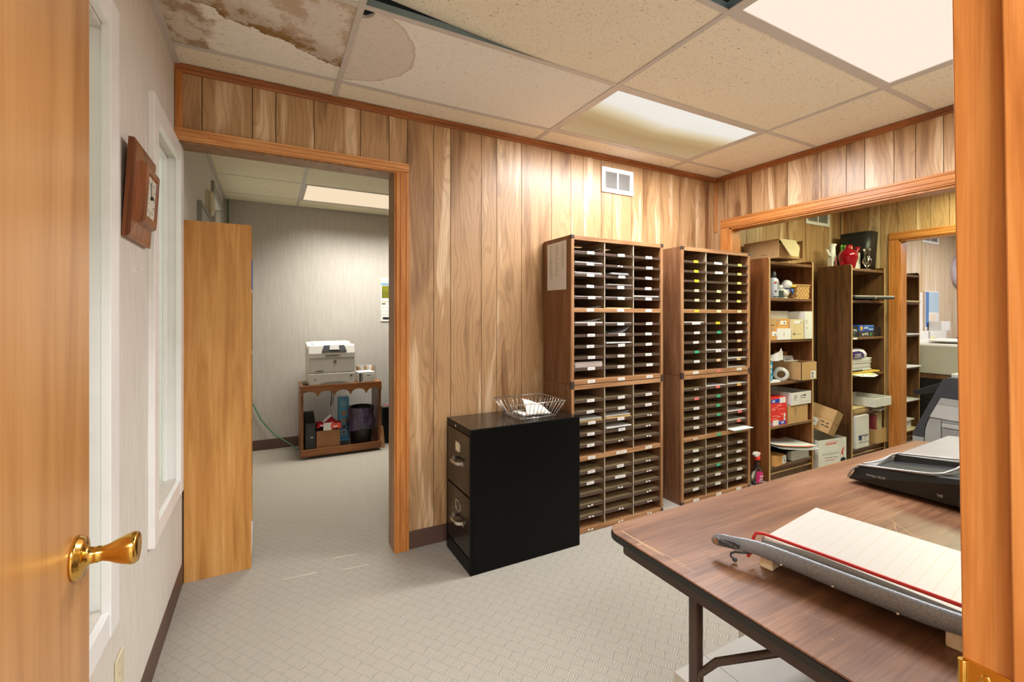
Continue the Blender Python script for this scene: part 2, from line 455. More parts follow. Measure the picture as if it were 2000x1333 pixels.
def emis(name, rgb, st):
    m = bpy.data.materials.new(name); m.use_nodes = True; t = m.node_tree
    t.nodes.remove(t.nodes['Principled BSDF']); e = t.nodes.new('ShaderNodeEmission')
    e.inputs[0].default_value = C(*rgb); e.inputs[1].default_value = st
    t.links.new(e.outputs[0], t.nodes['Material Output'].inputs[0]); return m
M_EMIT = emis('lit_diffuser', (253, 237, 218), .82)
M_EMIT_L = emis('lit_diffuser_warm', (250, 226, 192), .80)
def half_emit():
    """troffer with only the tube on one side alight"""
    m = bpy.data.materials.new('half_lit_diffuser'); m.use_nodes = True; t = m.node_tree
    b = NB.__new__(NB); b.m = m; b.t = t
    t.nodes.remove(t.nodes['Principled BSDF']); e = t.nodes.new('ShaderNodeEmission')
    x, y, z = b.sep(b.obj())
    yy = b.math('MULTIPLY_ADD', y, 1 / .58, .5)        # 0 near tube side .. 1 dark side
    yy = b.math('ADD', yy, b.math('MULTIPLY', b.math('ABSOLUTE', b.math('DIVIDE', x, .58)), .10))
    c = b.ramp(yy, [(.0, C(242, 236, 226)), (.34, C(238, 231, 220)), (.45, C(224, 206, 172)), (.58, C(192, 164, 118)), (.72, C(178, 147, 104)), (1.0, C(186, 156, 116))])
    b.l(c, e.inputs[0]); e.inputs[1].default_value = .82
    t.links.new(e.outputs[0], t.nodes['Material Output'].inputs[0]); return m
M_HALF = half_emit()

def glass(name, rgb, rough=.03, trans=1.0):
    m = NB(name, rough); m.p.inputs['Transmission Weight'].default_value = trans
    m.p.inputs['IOR'].default_value = 1.45
    return m.col(C(*rgb))
def pane_mat():
    b = NB('obscured_glass', .1, 0, .6); tr = b.n('ShaderNodeBsdfTranslucent'); tr.inputs[0].default_value = C(228, 230, 222)
    mx = b.n('ShaderNodeMixShader'); mx.inputs[0].default_value = .5
    b.p.inputs['Base Color'].default_value = C(222, 228, 220)
    b.l(b.p.outputs[0], mx.inputs[1]); b.l(tr.outputs[0], mx.inputs[2]); b.l(mx.outputs[0], b.t.nodes['Material Output'].inputs[0]); return b.m
M_PANE = pane_mat()
M_CLEAR = glass('clear_glass', (240, 240, 236))
M_REDG = glass('ruby_glass', (190, 14, 40), .05, .6)

# ---------------------------------------------------------------- the rooms
XL, XR, YB, YF, H = -0.37, 3.26, 2.52, 0.20, 2.44
XQ, XE, YN, HL = 5.25, 9.2, 5.08, 2.42       # right room end wall, far room end, left room back wall
fl = MB().box(-1.6, XE + .1, -2.2, YN + .15, -.04, 0)
struct(fl.build('floor', M_CARPET))

def planks(mb, axis, c, out, grooves, a0, a1, z0, z1, th=.006, gap=.0018, seed=0):
    """facing of plank fronts on plane axis=c; out = +1/-1 direction the face looks"""
    g = [a0] + [q for q in grooves if a0 + .01 < q < a1 - .01] + [a1]
    for i, (p, q) in enumerate(zip(g, g[1:])):
        u0 = p + (gap if i else 0); u1 = q - (gap if i < len(g) - 2 else 0)
        lo, hi = sorted((c, c + out * th))
        pid = round(seed + ((p * 7.77) % 5), 3)
        if axis == 'y': mb.box(u0, u1, lo, hi, z0, z1, 0, pid)
        else: mb.box(lo, hi, u0, u1, z0, z1, 0, pid)
GB = [-.267, -.066, .034, .208, .435, .586, .687, .84, .943, 1.14, 1.244, 1.421, 1.646, 1.802, 1.905, 2.061, 2.158, 2.34, 2.456, 2.634, 2.866, 3.024, 3.132]
wb = MB()
wb.box(XL - .12, .62, YB + .006, YB + .114, 2.10, H, 1).box(.62, XR + .12, YB + .006, YB + .114, 0, H, 1)
planks(wb, 'y', YB + .006, -1, GB, XL, .69, 2.10, H, seed=1)
planks(wb, 'y', YB + .006, -1, GB, .687, XR, 0, H, seed=1)
struct(wb.build('wall_back', [M_PANEL, M_GROOVE]))
GR = [2.404, 2.202, 2.104, 1.929, 1.705, 1.555, 1.453, 1.304, 1.202, 1.08, .93, .80, .66, .5, .4]
wr = MB()
OY0, OY1, OZ = .55, 2.39, 2.015
wr.box(XR + .006, XR + .12, OY1, YB, 0, H, 1).box(XR + .006, XR + .12, OY0, OY1, OZ, H, 1).box(XR + .006, XR + .12, YF - .14, OY0, 0, H, 1)
planks(wr, 'x', XR + .006, -1, sorted(GR), OY1, YB, 0, H, seed=2)
planks(wr, 'x', XR + .006, -1, sorted(GR), OY0, OY1, OZ, H, seed=2)
planks(wr, 'x', XR + .006, -1, sorted(GR), YF, OY0, 0, H, seed=2)
struct(wr.build('wall_right', [M_PANEL, M_GROOVE]))
# left wall runs on into the next room; two windows and one further along
W1, W2, W3 = (.93, 1.57), (2.0, 2.625), (4.0, 4.85)
WZ0, WZ1 = .56, 2.03
wl = MB()
ys = [YF - .14, W1[0] + .06, W1[1] - .06, W2[0] + .06, W2[1] - .06, W3[0] + .05, W3[1] - .05, YN + .1]
for i in range(0, 8, 2): wl.box(XL - .14, XL, ys[i], ys[i + 1], 0, H + .02)
for (a, b_), z0, z1 in ((W1, WZ0, WZ1), (W2, WZ0, WZ1), (W3, 1.1, 2.25)):
    ins = .05 if a == 4.0 else .06
    wl.box(XL - .14, XL, a + ins, b_ - ins, 0, z0).box(XL - .14, XL, a + ins, b_ - ins, z1, H + .02)
struct(wl.build('wall_left', M_PAPERW))
# wall behind the photographer's doorway
wf = MB()
wf.box(XL - .14, -.29, .05, YF, 0, H).box(.665, XR, .05, YF, 0, H).box(-.29, .665, .05, YF, 2.06, H)
struct(wf.build('wall_front', M_PAPERW))
# passage behind the doorway
hb = MB().box(-1.6, -1.5, -2.2, .05, 0, H).box(2.0, 2.1, -2.2, .05, 0, H).box(-1.6, 2.1, -2.3, -2.2, 0, H).box(-1.6, XL - .14, .05, YF, 0, H)
struct(hb.build('wall_passage', M_PAPERW))
# left room
wn = MB().box(XL - .14, 3.4, YN, YN + .1, 0, HL + .03).box(3.3, 3.4, YB + .114, YN, 0, HL + .03)
struct(wn.build('wall_rear', wallpaper('rear_wall_fabric_dimmed', .86)))  # same wall fabric, darkened in colour to offset the close ceiling light
# right room and far room share one panelled back wall line
def gl(a, b_, seed):
    r = random.Random(seed); g = []; x = a
    while x < b_: x += r.choice((.1, .15, .2, .23, .13)); g.append(x)
    return g
we = MB().box(XR + .12, XE, YB + .006, YB + .114, 0, H, 1)
planks(we, 'y', YB + .006, -1, gl(XR + .12, XQ, 3), XR + .12, XQ, 0, H, seed=7)
struct(we.build('wall_back', [M_PANEL, M_GROOVE]))
wp = MB(); planks(wp, 'y', YB + .006, -1, gl(XQ + .12, XE, 9), XQ + .12, XE, 0, H, seed=9)
struct(wp.build('wall_back', [M_PANEL_LIT, M_GROOVE]))
wq = MB()
DY0, DY1, DZ = 1.25, 2.06, 2.03
wq.box(XQ + .006, XQ + .114, DY1, YB, 0, H, 1).box(XQ + .006, XQ + .114, DY0, DY1, DZ, H, 1).box(XQ + .006, XQ + .114, -.6, DY0, 0, H, 1)
for a, b_, z0 in ((DY1, YB, 0), (DY0, DY1, DZ), (-.6, DY0, 0)):
    planks(wq, 'x', XQ + .006, -1, gl(-.6, YB, 5), a, b_, z0, H, seed=11)
    planks(wq, 'x', XQ + .114, 1, gl(-.6, YB, 5), a, b_, z0, H, seed=12)
struct(wq.build('wall_end', [M_PANEL, M_GROOVE]))
wz = MB().box(XE, XE + .1, -.6, YB + .1, 0, H).box(XR, XE + .1, -.7, -.6, 0, H).box(XR + .006, XR + .12, -.6, .06, 0, H)
struct(wz.build('wall_outer', M_PAPERW))

# ------------- ceiling: exposed tees, lay-in tiles, one tile missing, one tile ajar
MX = [XL, .303, 1.518, 2.703, XR]; MY = [YF, .51, 1.12, 1.73, 2.335, YB]
ce = struct(MB().box(-1.7, XE + .1, -2.3, YN + .2, 2.86, 2.9).build('ceiling', M_DARK))
g = MB()
for x in MX[1:-1]:
    g.box(x - .012, x + .012, YF, YB, H - .001, H + .003, 0); g.box(x - .002, x + .002, YF, YB, H + .003, H + .04, 1)
for y in MY[1:-1]:
    for x0, x1 in zip(MX, MX[1:]):
        g.box(x0 + (.012 if x0 > XL else 0), x1 - (.012 if x1 < XR else 0), y - .012, y + .012, H, H + .003, 0)
        g.box(x0, x1, y - .002, y + .002, H + .003, H + .036, 1)
g.box(XL, XL + .022, YF, YB, H - .002, H + .002, 0).box(XL, XL + .002, YF, YB, H - .02, H + .02, 0)
struct(g.build('ceiling_grid', [M_TEE, M_STEELB], ce))
def tile(x0, x1, y0, y1, m, lift=(0, 0, 0, 0), z=H + .004):
    q = [(x0, y0), (x1, y0), (x1, y1), (x0, y1)]
    b = MB(((x0 + x1) / 2, (y0 + y1) / 2, z))
    if any(lift):
        n = 10
        def f(u, v, dz):
            xx = x0 + (x1 - x0) * u; yy = y0 + (y1 - y0) * v
            k = max(0, 1 - u * 1.5) ** 1.2
            return (xx, yy, z + dz + k * (lift[0] * (1 - v) + lift[3] * v))
        b.sheet(lambda u, v: f(u, v, 0), n, n); b.sheet(lambda u, v: f(u, v, .012), n, n)
    else: b.hexa([(*p, z) for p in q] + [(*p, z + .014) for p in q])
    o = b.build('ceiling_tile', m, ce); o.location = b.o if False else ((x0 + x1) / 2, (y0 + y1) / 2, z)
    return o
# stains use coordinates from the ceiling origin, so those tiles keep the world origin
def tile_abs(poly, m, z=H + .004):
    return MB().prism(poly, 'z', z, z + .014).build('ceiling_tile', m, ce)
e = .004
for i, (x0, x1) in enumerate(zip(MX, MX[1:])):
    for j, (y0, y1) in enumerate(zip(MY, MY[1:])):
        if (i, j) in ((2, 1), (2, 3), (1, 1)): continue            # two light troffers and the missing tile
        if (i, j) == (0, 3): tile_abs([(x0 + e, y0 + e), (x1 - e, y0 + e), (x1 - e, y1 - e), (x0 + e, y1 - e)], M_TSTAIN); continue
        if (i, j) == (1, 3):
            tile_abs([(x0 + e, y0 + .075), (x0 + .03, y0 + .07), (x0 + .05, y0 + .045), (x0 + .055, y0 + e), (x1 - e, y0 + e), (x1 - e, y1 - e), (x0 + e, y1 - e)], M_TRING); continue
        if (i, j) == (0, 2): tile_abs([(x0 + e, y0 + e), (x1 - e, y0 + e), (x1 - e, y1 - e), (x0 + e, y1 - e)], M_TRING); continue
        if (i, j) == (1, 2): tile(x0 + e, x1 - e, y0 + e, y1 - e, M_TILE, (.02, 0, 0, .06)); continue
        tile(x0 + e, x1 - e, y0 + e, y1 - e, M_TILE)
# left room ceiling
c2 = MB(); LX = [XL, .262, 1.49, 2.7, 3.3]; LY = [YB + .114, 2.99, 3.60, 4.20, 4.80, YN]
for i, (x0, x1) in enumerate(zip(LX, LX[1:])):
    for j, (y0, y1) in enumerate(zip(LY, LY[1:])):
        if (i, j) == (1, 3): continue
        c2.box(x0 + .003, x1 - .003, y0 + .003, y1 - .003, HL + .003, HL + .016, 0)
for x in LX[1:-1]: c2.box(x - .012, x + .012, LY[0], YN, HL, HL + .003, 1)
for y in LY[1:-1]: c2.box(XL, 3.3, y - .005, y + .005, HL + .001, HL + .004, 1)
c2.box(XL, XL + .02, LY[0], YN, HL - .002, HL + .002, 1).box(XL, XL + .002, LY[0], YN, HL - .02, HL + .02, 1)
struct(c2.build('ceiling', [M_TILE_L, M_TEE]))
c3 = MB().box(XR + .12, XE, -.6, YB, H, H + .015).box(-1.5, 2.0, -2.2, .05, H, H + .015)
struct(c3.build('ceiling', M_TILE))
# roll of dark insulation lying above the missing tile
ins = MB((.9, .8, 2.5))
for k in range(9): ins.tube([(.45 + k * .12, .45, 2.68 + .02 * (k % 2)), (.5 + k * .12, .8, 2.60 + .015 * (k % 3)), (.42 + k * .12, 1.2, 2.66)], .055, 8)
tag(ins.build('insulation_batt', M_DARK), 'dark insulation showing through the missing ceiling tile', 'insulation')

# ------------- ceiling lights
def troffer(x0, x1, y0, y1, z, emit, label, power, color, lamp_y=None, lens_rough=None):
    t = thing('ceiling_light', label, 'ceiling light', ((x0 + x1) / 2, (y0 + y1) / 2, z))
    f = MB(t.location); w_ = .022
    f.box(x0, x1, y0, y0 + w_, z, z + .006).box(x0, x1, y1 - w_, y1, z, z + .006)
    f.box(x0, x0 + w_, y0 + w_, y1 - w_, z, z + .006).box(x1 - w_, x1, y0 + w_, y1 - w_, z, z + .006)
    f.box(x0, x1, y0, y1, z + .07, z + .075)
    f.build('frame', M_TEE, t)
    d = MB(t.location).box(x0 + w_, x1 - w_, y0 + w_, y1 - w_, z + .004, z + .007)
    d.build('diffuser', emit, t)
    ld = bpy.data.lights.new('tube_light', 'AREA'); ld.shape = 'RECTANGLE'
    ld.size = (x1 - x0) * .94; ld.size_y = (y1 - y0) * (.9 if lamp_y is None else .45)
    ld.spread = math.radians(176 if power != P_LEFT else 122); ld.energy = power; ld.color = C(*color)[:3]
    lo = bpy.data.objects.new('tube_light', ld); COL.objects.link(lo); lo.parent = t
    lo.location = (0, 0 if lamp_y is None else lamp_y, -.004)
    return t
troffer(1.518 + .012, 2.703 - .012, .51 + .012, 1.12 - .012, H, M_EMIT, 'brightly lit rectangular ceiling light nearest the doorway jamb', P_MAIN, (246, 249, 255))
troffer(1.518 + .012, 2.703 - .012, 1.73 + .012, 2.335 - .012, H, M_HALF, 'half-lit rectangular ceiling light in front of the wall vent', P_HALF, (246, 249, 255), -.12)
troffer(.262 + .012, 1.49 - .012, 4.20 + .006, 4.80 - .006, HL, M_EMIT_L, 'warm rectangular ceiling light seen through the left opening', P_LEFT, (255, 252, 244))
troffer(3.9, 5.1, 1.0, 1.6, H - .008, M_EMIT_L, 'rectangular ceiling light hidden behind the header of the right opening', P_RIGHT, (238, 246, 200))
troffer(6.4, 7.6, 1.0, 1.6, H - .008, M_EMIT, 'rectangular ceiling light in the bright far room', P_FAR, (250, 249, 252))
troffer(-.5, .7, -1.2, -.6, H - .008, M_EMIT, 'added fill light on the unseen passage ceiling behind the doorway', P_HALL_FILL, (248, 250, 255))  # unseen lamp, added to brighten the doorway and the surfaces facing it

# ------------- trim
def casing(mb, axis, c, out, a0, a1, b0, b1, along, inner):
    """flat casing with two beads. axis plane c, spans a (horizontal) and b (z); beads run along 'z' or 'a'; inner side = -1/+1"""
    def put(p0, p1, q0, q1, th):
        lo, hi = sorted((c, c + out * th))
        if axis == 'y': mb.box(p0, p1, lo, hi, q0, q1)
        else: mb.box(lo, hi, p0, p1, q0, q1)
    fr = ((0, .20, .018), (.20, .235, .0145), (.235, .60, .0165), (.60, .63, .0145), (.63, .88, .0158), (.88, 1, .011))
    for f0, f1, th in fr:
        if along == 'z':
            a = (a0, a1) if inner < 0 else (a1, a0)
            # inner<0: opening is on the low side -> thick edge at high side
            e0 = a[1] + (a[0] - a[1]) * f0; e1 = a[1] + (a[0] - a[1]) * f1
            put(min(e0, e1), max(e0, e1), b0, b1, th)
        else:
            e0 = b1 + (b0 - b1) * f0; e1 = b1 + (b0 - b1) * f1
            put(a0, a1, min(e0, e1), max(e0, e1), th)
t1 = MB(); casing(t1, 'y', YB, -1, .612, .692, 0, 2.10, 'z', -1); struct(t1.build('trim_1', M_TRIM, bevel=.0015))
t2 = MB(); casing(t2, 'y', YB, -1, XL + .001, .692, 2.10, 2.152, 'a', -1); struct(t2.build('trim_2', M_TRIMX_LIT, bevel=.0015))
t3 = MB().box(.612, .62, YB, YB + .12, 0, 2.10).box(XL, .62, YB, YB + .12, 2.092, 2.10); struct(t3.build('trim_3', M_LINING))
t4 = MB().box(XL + .001, XL + .03, YB - .012, YB + .002, 2.152, H - .03); struct(t4.build('trim_4', M_TRIM, bevel=.004))
cr = MB(); prof = [(0, 0), (-.008, 0), (-.014, .008), (-.012, .018), (-.020, .024), (-.020, .034), (0, .034)]
cr.prism([(YB + p, H - .034 + q) for p, q in prof], 'x', XL, XR); struct(cr.build('trim_5', M_CROWN))
cr = MB(); cr.prism([(XR + p, H - .034 + q) for p, q in prof], 'y', YF, YB - .012); struct(cr.build('trim_6', M_CROWNY))
struct(MB().box(XR - .014, XR + .001, YB - .014, YB + .001, 2.0, H - .03).build('trim_7', M_TRIM, bevel=.005))
t8 = MB(); casing(t8, 'x', XR, -1, OY1, OY1 + .07, 0, OZ, 'z', -1)
struct(t8.build('trim_8', M_TRIM, bevel=.0015))
t9 = MB(); casing(t9, 'x', XR, -1, OY0 - .07, OY1 + .07, OZ, OZ + .074, 'a', -1); struct(t9.build('trim_9', M_TRIMY, bevel=.0015))
ta = MB().box(XR, XR + .12, OY1 - .012, OY1, 0, OZ).box(XR, XR + .12, OY0, OY1, OZ - .012, OZ).box(XR, XR + .12, OY0, OY0 + .012, 0, OZ); struct(ta.build('trim_10', M_TRIM))
tb = MB(); casing(tb, 'x', XQ, -1, DY1, DY1 + .075, 0, DZ, 'z', -1); casing(tb, 'x', XQ, -1, DY0 - .075, DY0, 0, DZ, 'z', 1); struct(tb.build('trim_11', M_TRIM, bevel=.0015))
tc_ = MB(); casing(tc_, 'x', XQ, -1, DY0 - .075, DY1 + .075, DZ, DZ + .07, 'a', -1); struct(tc_.build('trim_12', M_TRIMY, bevel=.0015))
td = MB().box(XQ, XQ + .12, DY1 - .012, DY1, 0, DZ).box(XQ, XQ + .12, DY0, DY1, DZ - .012, DZ).box(XQ, XQ + .12, DY0, DY0 + .012, 0, DZ); struct(td.build('trim_13', M_TRIM))
struct(MB().box(XQ - .013, XQ, YB - .013, YB, 0, H).build('trim_14', M_TRIM, bevel=.004))
# baseboards
def cove(mb, pts):
    for x0, x1, y0, y1 in pts: mb.box(x0, x1, y0, y1, 0, .10)
b1 = MB(); cove(b1, [(XL, XL + .006, YF, YB + .3), (XL, XL + .006, 3.6, YN)]); struct(b1.build('baseboard_left', M_BASEB, bevel=.003))
b2 = MB(); cove(b2, [(.692, XR, YB - .007, YB)]); struct(b2.build('baseboard_back', M_BASEB, bevel=.003))
b3 = MB(); cove(b3, [(XL, 3.3, YN - .007, YN)]); struct(b3.build('baseboard_rear', M_BASEB, bevel=.003))
b4 = MB(); cove(b4, [(XR + .12, XQ, YB - .007, YB), (XQ - .007, XQ, DY1 + .075, YB - .007), (XQ + .12, XE, YB - .007, YB)]); struct(b4.build('baseboard_right', M_BASEB, bevel=.003))

# ------------- doorway the photograph is taken through
# right jamb, leaning very slightly, with a rabbet for the door and a stop
def lean(z): return .194 + (z - .93) * .0118
jb = MB()
def jam(x0, x1, y0, y1f):
    za, zb = 0.0, 2.06
    jb.hexa([(x0, y0, za), (x1, y0, za), (x1, y1f + lean(za) - .194, za), (x0, y1f + lean(za) - .194, za),
             (x0, y0, zb), (x1, y0, zb), (x1, y1f + lean(zb) - .194, zb), (x0, y1f + lean(zb) - .194, zb)])
jam(.630, .665, .03, .194); jam(.618, .630, .03, .1545)
j = struct(jb.build('trim_15', M_TRIM, bevel=.0015))
sp = MB()
sp.box(.6285, .6305, .158, .1935, .893, .951).tube([(.6285, .193, .949), (.6285, .193, .895)], .0042, 10)
for z in (.905, .939): sp.lathe([(.0048, .0), (.0042, -.0012), (.002, -.0018)], (.6287, .176, z), 'x', 14)
sp.build('strike_plate', M_BRASS, j, bevel=.0006)
struct(MB().box(-.29, .665, .05, .19, 2.04, 2.06).box(-.29, -.27, .05, .19, 0, 2.06).build('trim_16', M_TRIM))
# open door leaf on the left
DX = -.255
dr = MB((DX, .06, 0)).box(DX - .044, DX, .06, .974, .012, 2.03)
door = struct(dr.build('door_1', M_DOOR, bevel=.0015))
ky, kz = .914, .937
kn = MB((DX, .06, 0))
kn.lathe([(.0325, 0), (.0325, .003), (.0310, .0055), (.0300, .0058), (.0285, .010), (.018, .0125), (.0125, .016), (.0118, .024), (.0125, .026), (.0112, .028), (.0112, .033),
          (.0135, .040), (.0185, .050), (.0225, .060), (.0240, .066), (.0238, .071), (.0215, .0745), (.008, .0755)], (DX, ky, kz), 'x', 40)
kn.build('door_knob', M_BRASS, door)
kn2 = MB((DX, .06, 0)); kn2.lathe([(.0325, 0), (.031, -.006), (.012, -.012), (.0112, -.03), (.02, -.05), (.024, -.066), (.008, -.073)], (DX - .044, ky, kz), 'x', 24)
kn2.build('door_knob', M_BRASS, door)
lat = MB((DX, .06, 0)).box(DX - .036, DX - .008, .974, .9755, kz - .028, kz + .028).build('latch_plate', M_BRASS, door)

# ------------- windows in the left wall
def window(nm, y0, y1, z0, z1, zc0, zc1, cw=.075, deep=.05, m=M_WHITE):
    fr = MB((XL, (y0 + y1) / 2, 0))
    x0, x1 = XL, XL + .02
    fr.box(x0, x1, y0, y0 + cw, zc0, zc1).box(x0, x1, y1 - cw, y1, zc0, zc1)
    fr.box(x0, x1 - .002, y0 + cw, y1 - cw, zc1 - cw, zc1).box(x0, x1 - .002, y0 + cw, y1 - cw, zc0, zc0 + cw * .9)
    g0 = XL - deep
    a, b_, c, d = y0 + cw - .012, y1 - cw + .012, zc0 + cw * .9 - .01, zc1 - cw + .012
    fr.box(g0, XL, a - .01, a, c, d).box(g0, XL, b_, b_ + .01, c, d).box(g0, XL, a, b_, d, d + .01).box(g0, XL + .012, a - .004, b_ + .004, c - .012, c)
    # inner stops
    fr.box(g0, g0 + .018, a, a + .012, c, d).box(g0, g0 + .018, b_ - .012, b_, c, d).box(g0, g0 + .018, a, b_, d - .012, d)
    wnd = struct(fr.build(nm, m, bevel=.002))
    p = MB((XL, (y0 + y1) / 2, 0)).box(g0 - .004, g0, a, b_, c, d); p.build('window_pane', M_PANE, wnd)
    return wnd
window('window_1', W1[0], W1[1], WZ0, WZ1, .487, 2.115)
window('window_2', W2[0], W2[1], WZ0, WZ1, .487, 2.094)
window('window_3', W3[0], W3[1], 1.1, 2.25, 1.05, 2.31, .06, .06, M_GREY)

# ---------------------------------------------------------------- things in the main room
# ---- wall clock: deep oak frame, square dial
def wall_clock():
    y0, y1, z0, z1 = 1.672, 1.955, 1.535, 1.822
    x0 = XL + .001
    t = thing('wall_clock', 'square wooden wall clock with cream dial between the two windows', 'clock', (x0, (y0 + y1) / 2, z0))
    f = MB(t.location)
    # stepped pyramid frame: back plate then cove then inner rim
    def ring(a0, a1, xa, xb):
        # frustum ring: outer rect inset a0 at depth xa, inner rect inset a1 at depth xb
        o = [(y0 + a0, z0 + a0), (y1 - a0, z0 + a0), (y1 - a0, z1 - a0), (y0 + a0, z1 - a0)]
        i = [(y0 + a1, z0 + a1), (y1 - a1, z0 + a1), (y1 - a1, z1 - a1), (y0 + a1, z1 - a1)]
        for k in range(4):
            k2 = (k + 1) % 4
            f.face([(xa, *o[k]), (xa, *o[k2]), (xb, *i[k2]), (xb, *i[k])])
    ring(0, 0, x0, x0 + .014); ring(0, .012, x0 + .014, x0 + .017); ring(.012, .05, x0 + .017, x0 + .021)
    ring(.05, .056, x0 + .021, x0 + .036); ring(.056, .062, x0 + .036, x0 + .039); ring(.062, .078, x0 + .039, x0 + .039); ring(.078, .082, x0 + .039, x0 + .034)
    f.face([(x0, y0, z0), (x0, y0, z1), (x0, y1, z1), (x0, y1, z0)])
    f.build('frame', wood('clock_oak', (96, 48, 20), (142, 82, 42), (170, 106, 60), 'z', .3, 1.4, .5), t)
    d = MB(t.location); a = .082
    d.box(x0 + .030, x0 + .034, y0 + a, y1 - a, z0 + a, z1 - a, 0)
    cy, cz, r = (y0 + y1) / 2, (z0 + z1) / 2, .050
    for k in range(12):
        an = k * PI / 6; L = .012 if k % 3 else .02
        d.rbox((x0 + .0345, cy + r * math.sin(an), cz + r * math.cos(an)), .0008, .003, L, Matrix.Rotation(-an, 4, 'X'), 1)
    d.build('dial', [flat('clock_dial', (224, 216, 196), .4), M_GREYINK], t)
    h = MB(t.location)
    for an, L in ((math.radians(-24), .048), (math.radians(84), .032)):
        c = (x0 + .0365, cy + L / 2 * math.sin(an), cz + L / 2 * math.cos(an)); h.rbox(c, .001, .004, L, Matrix.Rotation(-an, 4, 'X'))
    h.lathe([(.006, .034), (.006, .040)], (x0, cy, cz), 'x', 12)
    h.build('clock_hands', M_INK, t)
    t.rotation_euler.y = math.radians(3.2)
wall_clock()
hk = MB((XL, 1.82, 1.45)); hk.box(XL, XL + .004, 1.815, 1.835, 1.44, 1.458).tube([(XL + .003, 1.825, 1.452), (XL + .016, 1.825, 1.449), (XL + .018, 1.825, 1.457)], .003, 8)
tag(hk.build('wall_hook', M_WHITE), 'small white plastic hook on the wall below the wooden clock', 'hook')
t = thing('wall_outlet', 'cream wall plate low on the left wall near the baseboard', 'outlet', (XL, 1.64, .30))
MB(t.location).box(XL, XL + .007, 1.605, 1.675, .242, .358).build('cover_plate', M_CREAM, t, bevel=.004)
sb = MB(t.location)
for z in (.28, .32): sb.lathe([(.017, .007), (.017, .0085)], (XL, 1.64, z), 'x', 20)
sb.build('socket', M_CREAM, t)

# ---- air vents on the three panelled walls
def vent(x0, x1, z0, z1, label):
    y = YB
    t = thing('air_vent', label, 'vent', ((x0 + x1) / 2, y, z0), 0, 'white wall vents')
    f = MB(t.location); fw = .031; cx = (x0 + x1) / 2; th = .012
    f.box(x0, x1, y - th, y, z0, z0 + fw).box(x0, x1, y - th, y, z1 - fw, z1).box(x0, x0 + fw, y - th, y, z0 + fw, z1 - fw).box(x1 - fw, x1, y - th, y, z0 + fw, z1 - fw)
    f.box(cx - .007, cx + .007, y - th, y, z0 + fw, z1 - fw)
    f.build('frame', M_WHITE, t, bevel=.003)
    for a, b_ in ((x0 + fw, cx - .007), (cx + .007, x1 - fw)):
        L = MB(t.location); n = 15; h = (z1 - z0 - 2 * fw) / n
        for k in range(n):
            z = z0 + fw + k * h
            L.hexa([(a, y - .009, z + h * .05), (b_, y - .009, z + h * .05), (b_, y - .002, z + h * .55), (a, y - .002, z + h * .55),
                    (a, y - .009, z + h * .25), (b_, y - .009, z + h * .25), (b_, y - .002, z + h * .75), (a, y - .002, z + h * .75)], 0)
        L.box(a, b_, y - .0015, y, z0 + fw, z1 - fw, 1)
        L.build('louvre', [M_LTGREY, M_GREY], t)
    for x in (x0 + .010, x1 - .010): MB(t.location).lathe([(.005, -th), (.004, -th - .002)], (x, y, (z0 + z1) / 2), 'y', 10).build('screw', M_CHROME, t)
vent(2.062, 2.352, 2.182, 2.360, 'white metal air vent high on the wall above the tall mail sorters')
vent(4.545, 4.950, 2.200, 2.38, 'white metal air vent half hidden by the header of the right opening')
vent(6.99, 7.44, 2.21, 2.39, 'white metal air vent on the pale wall of the bright far room')

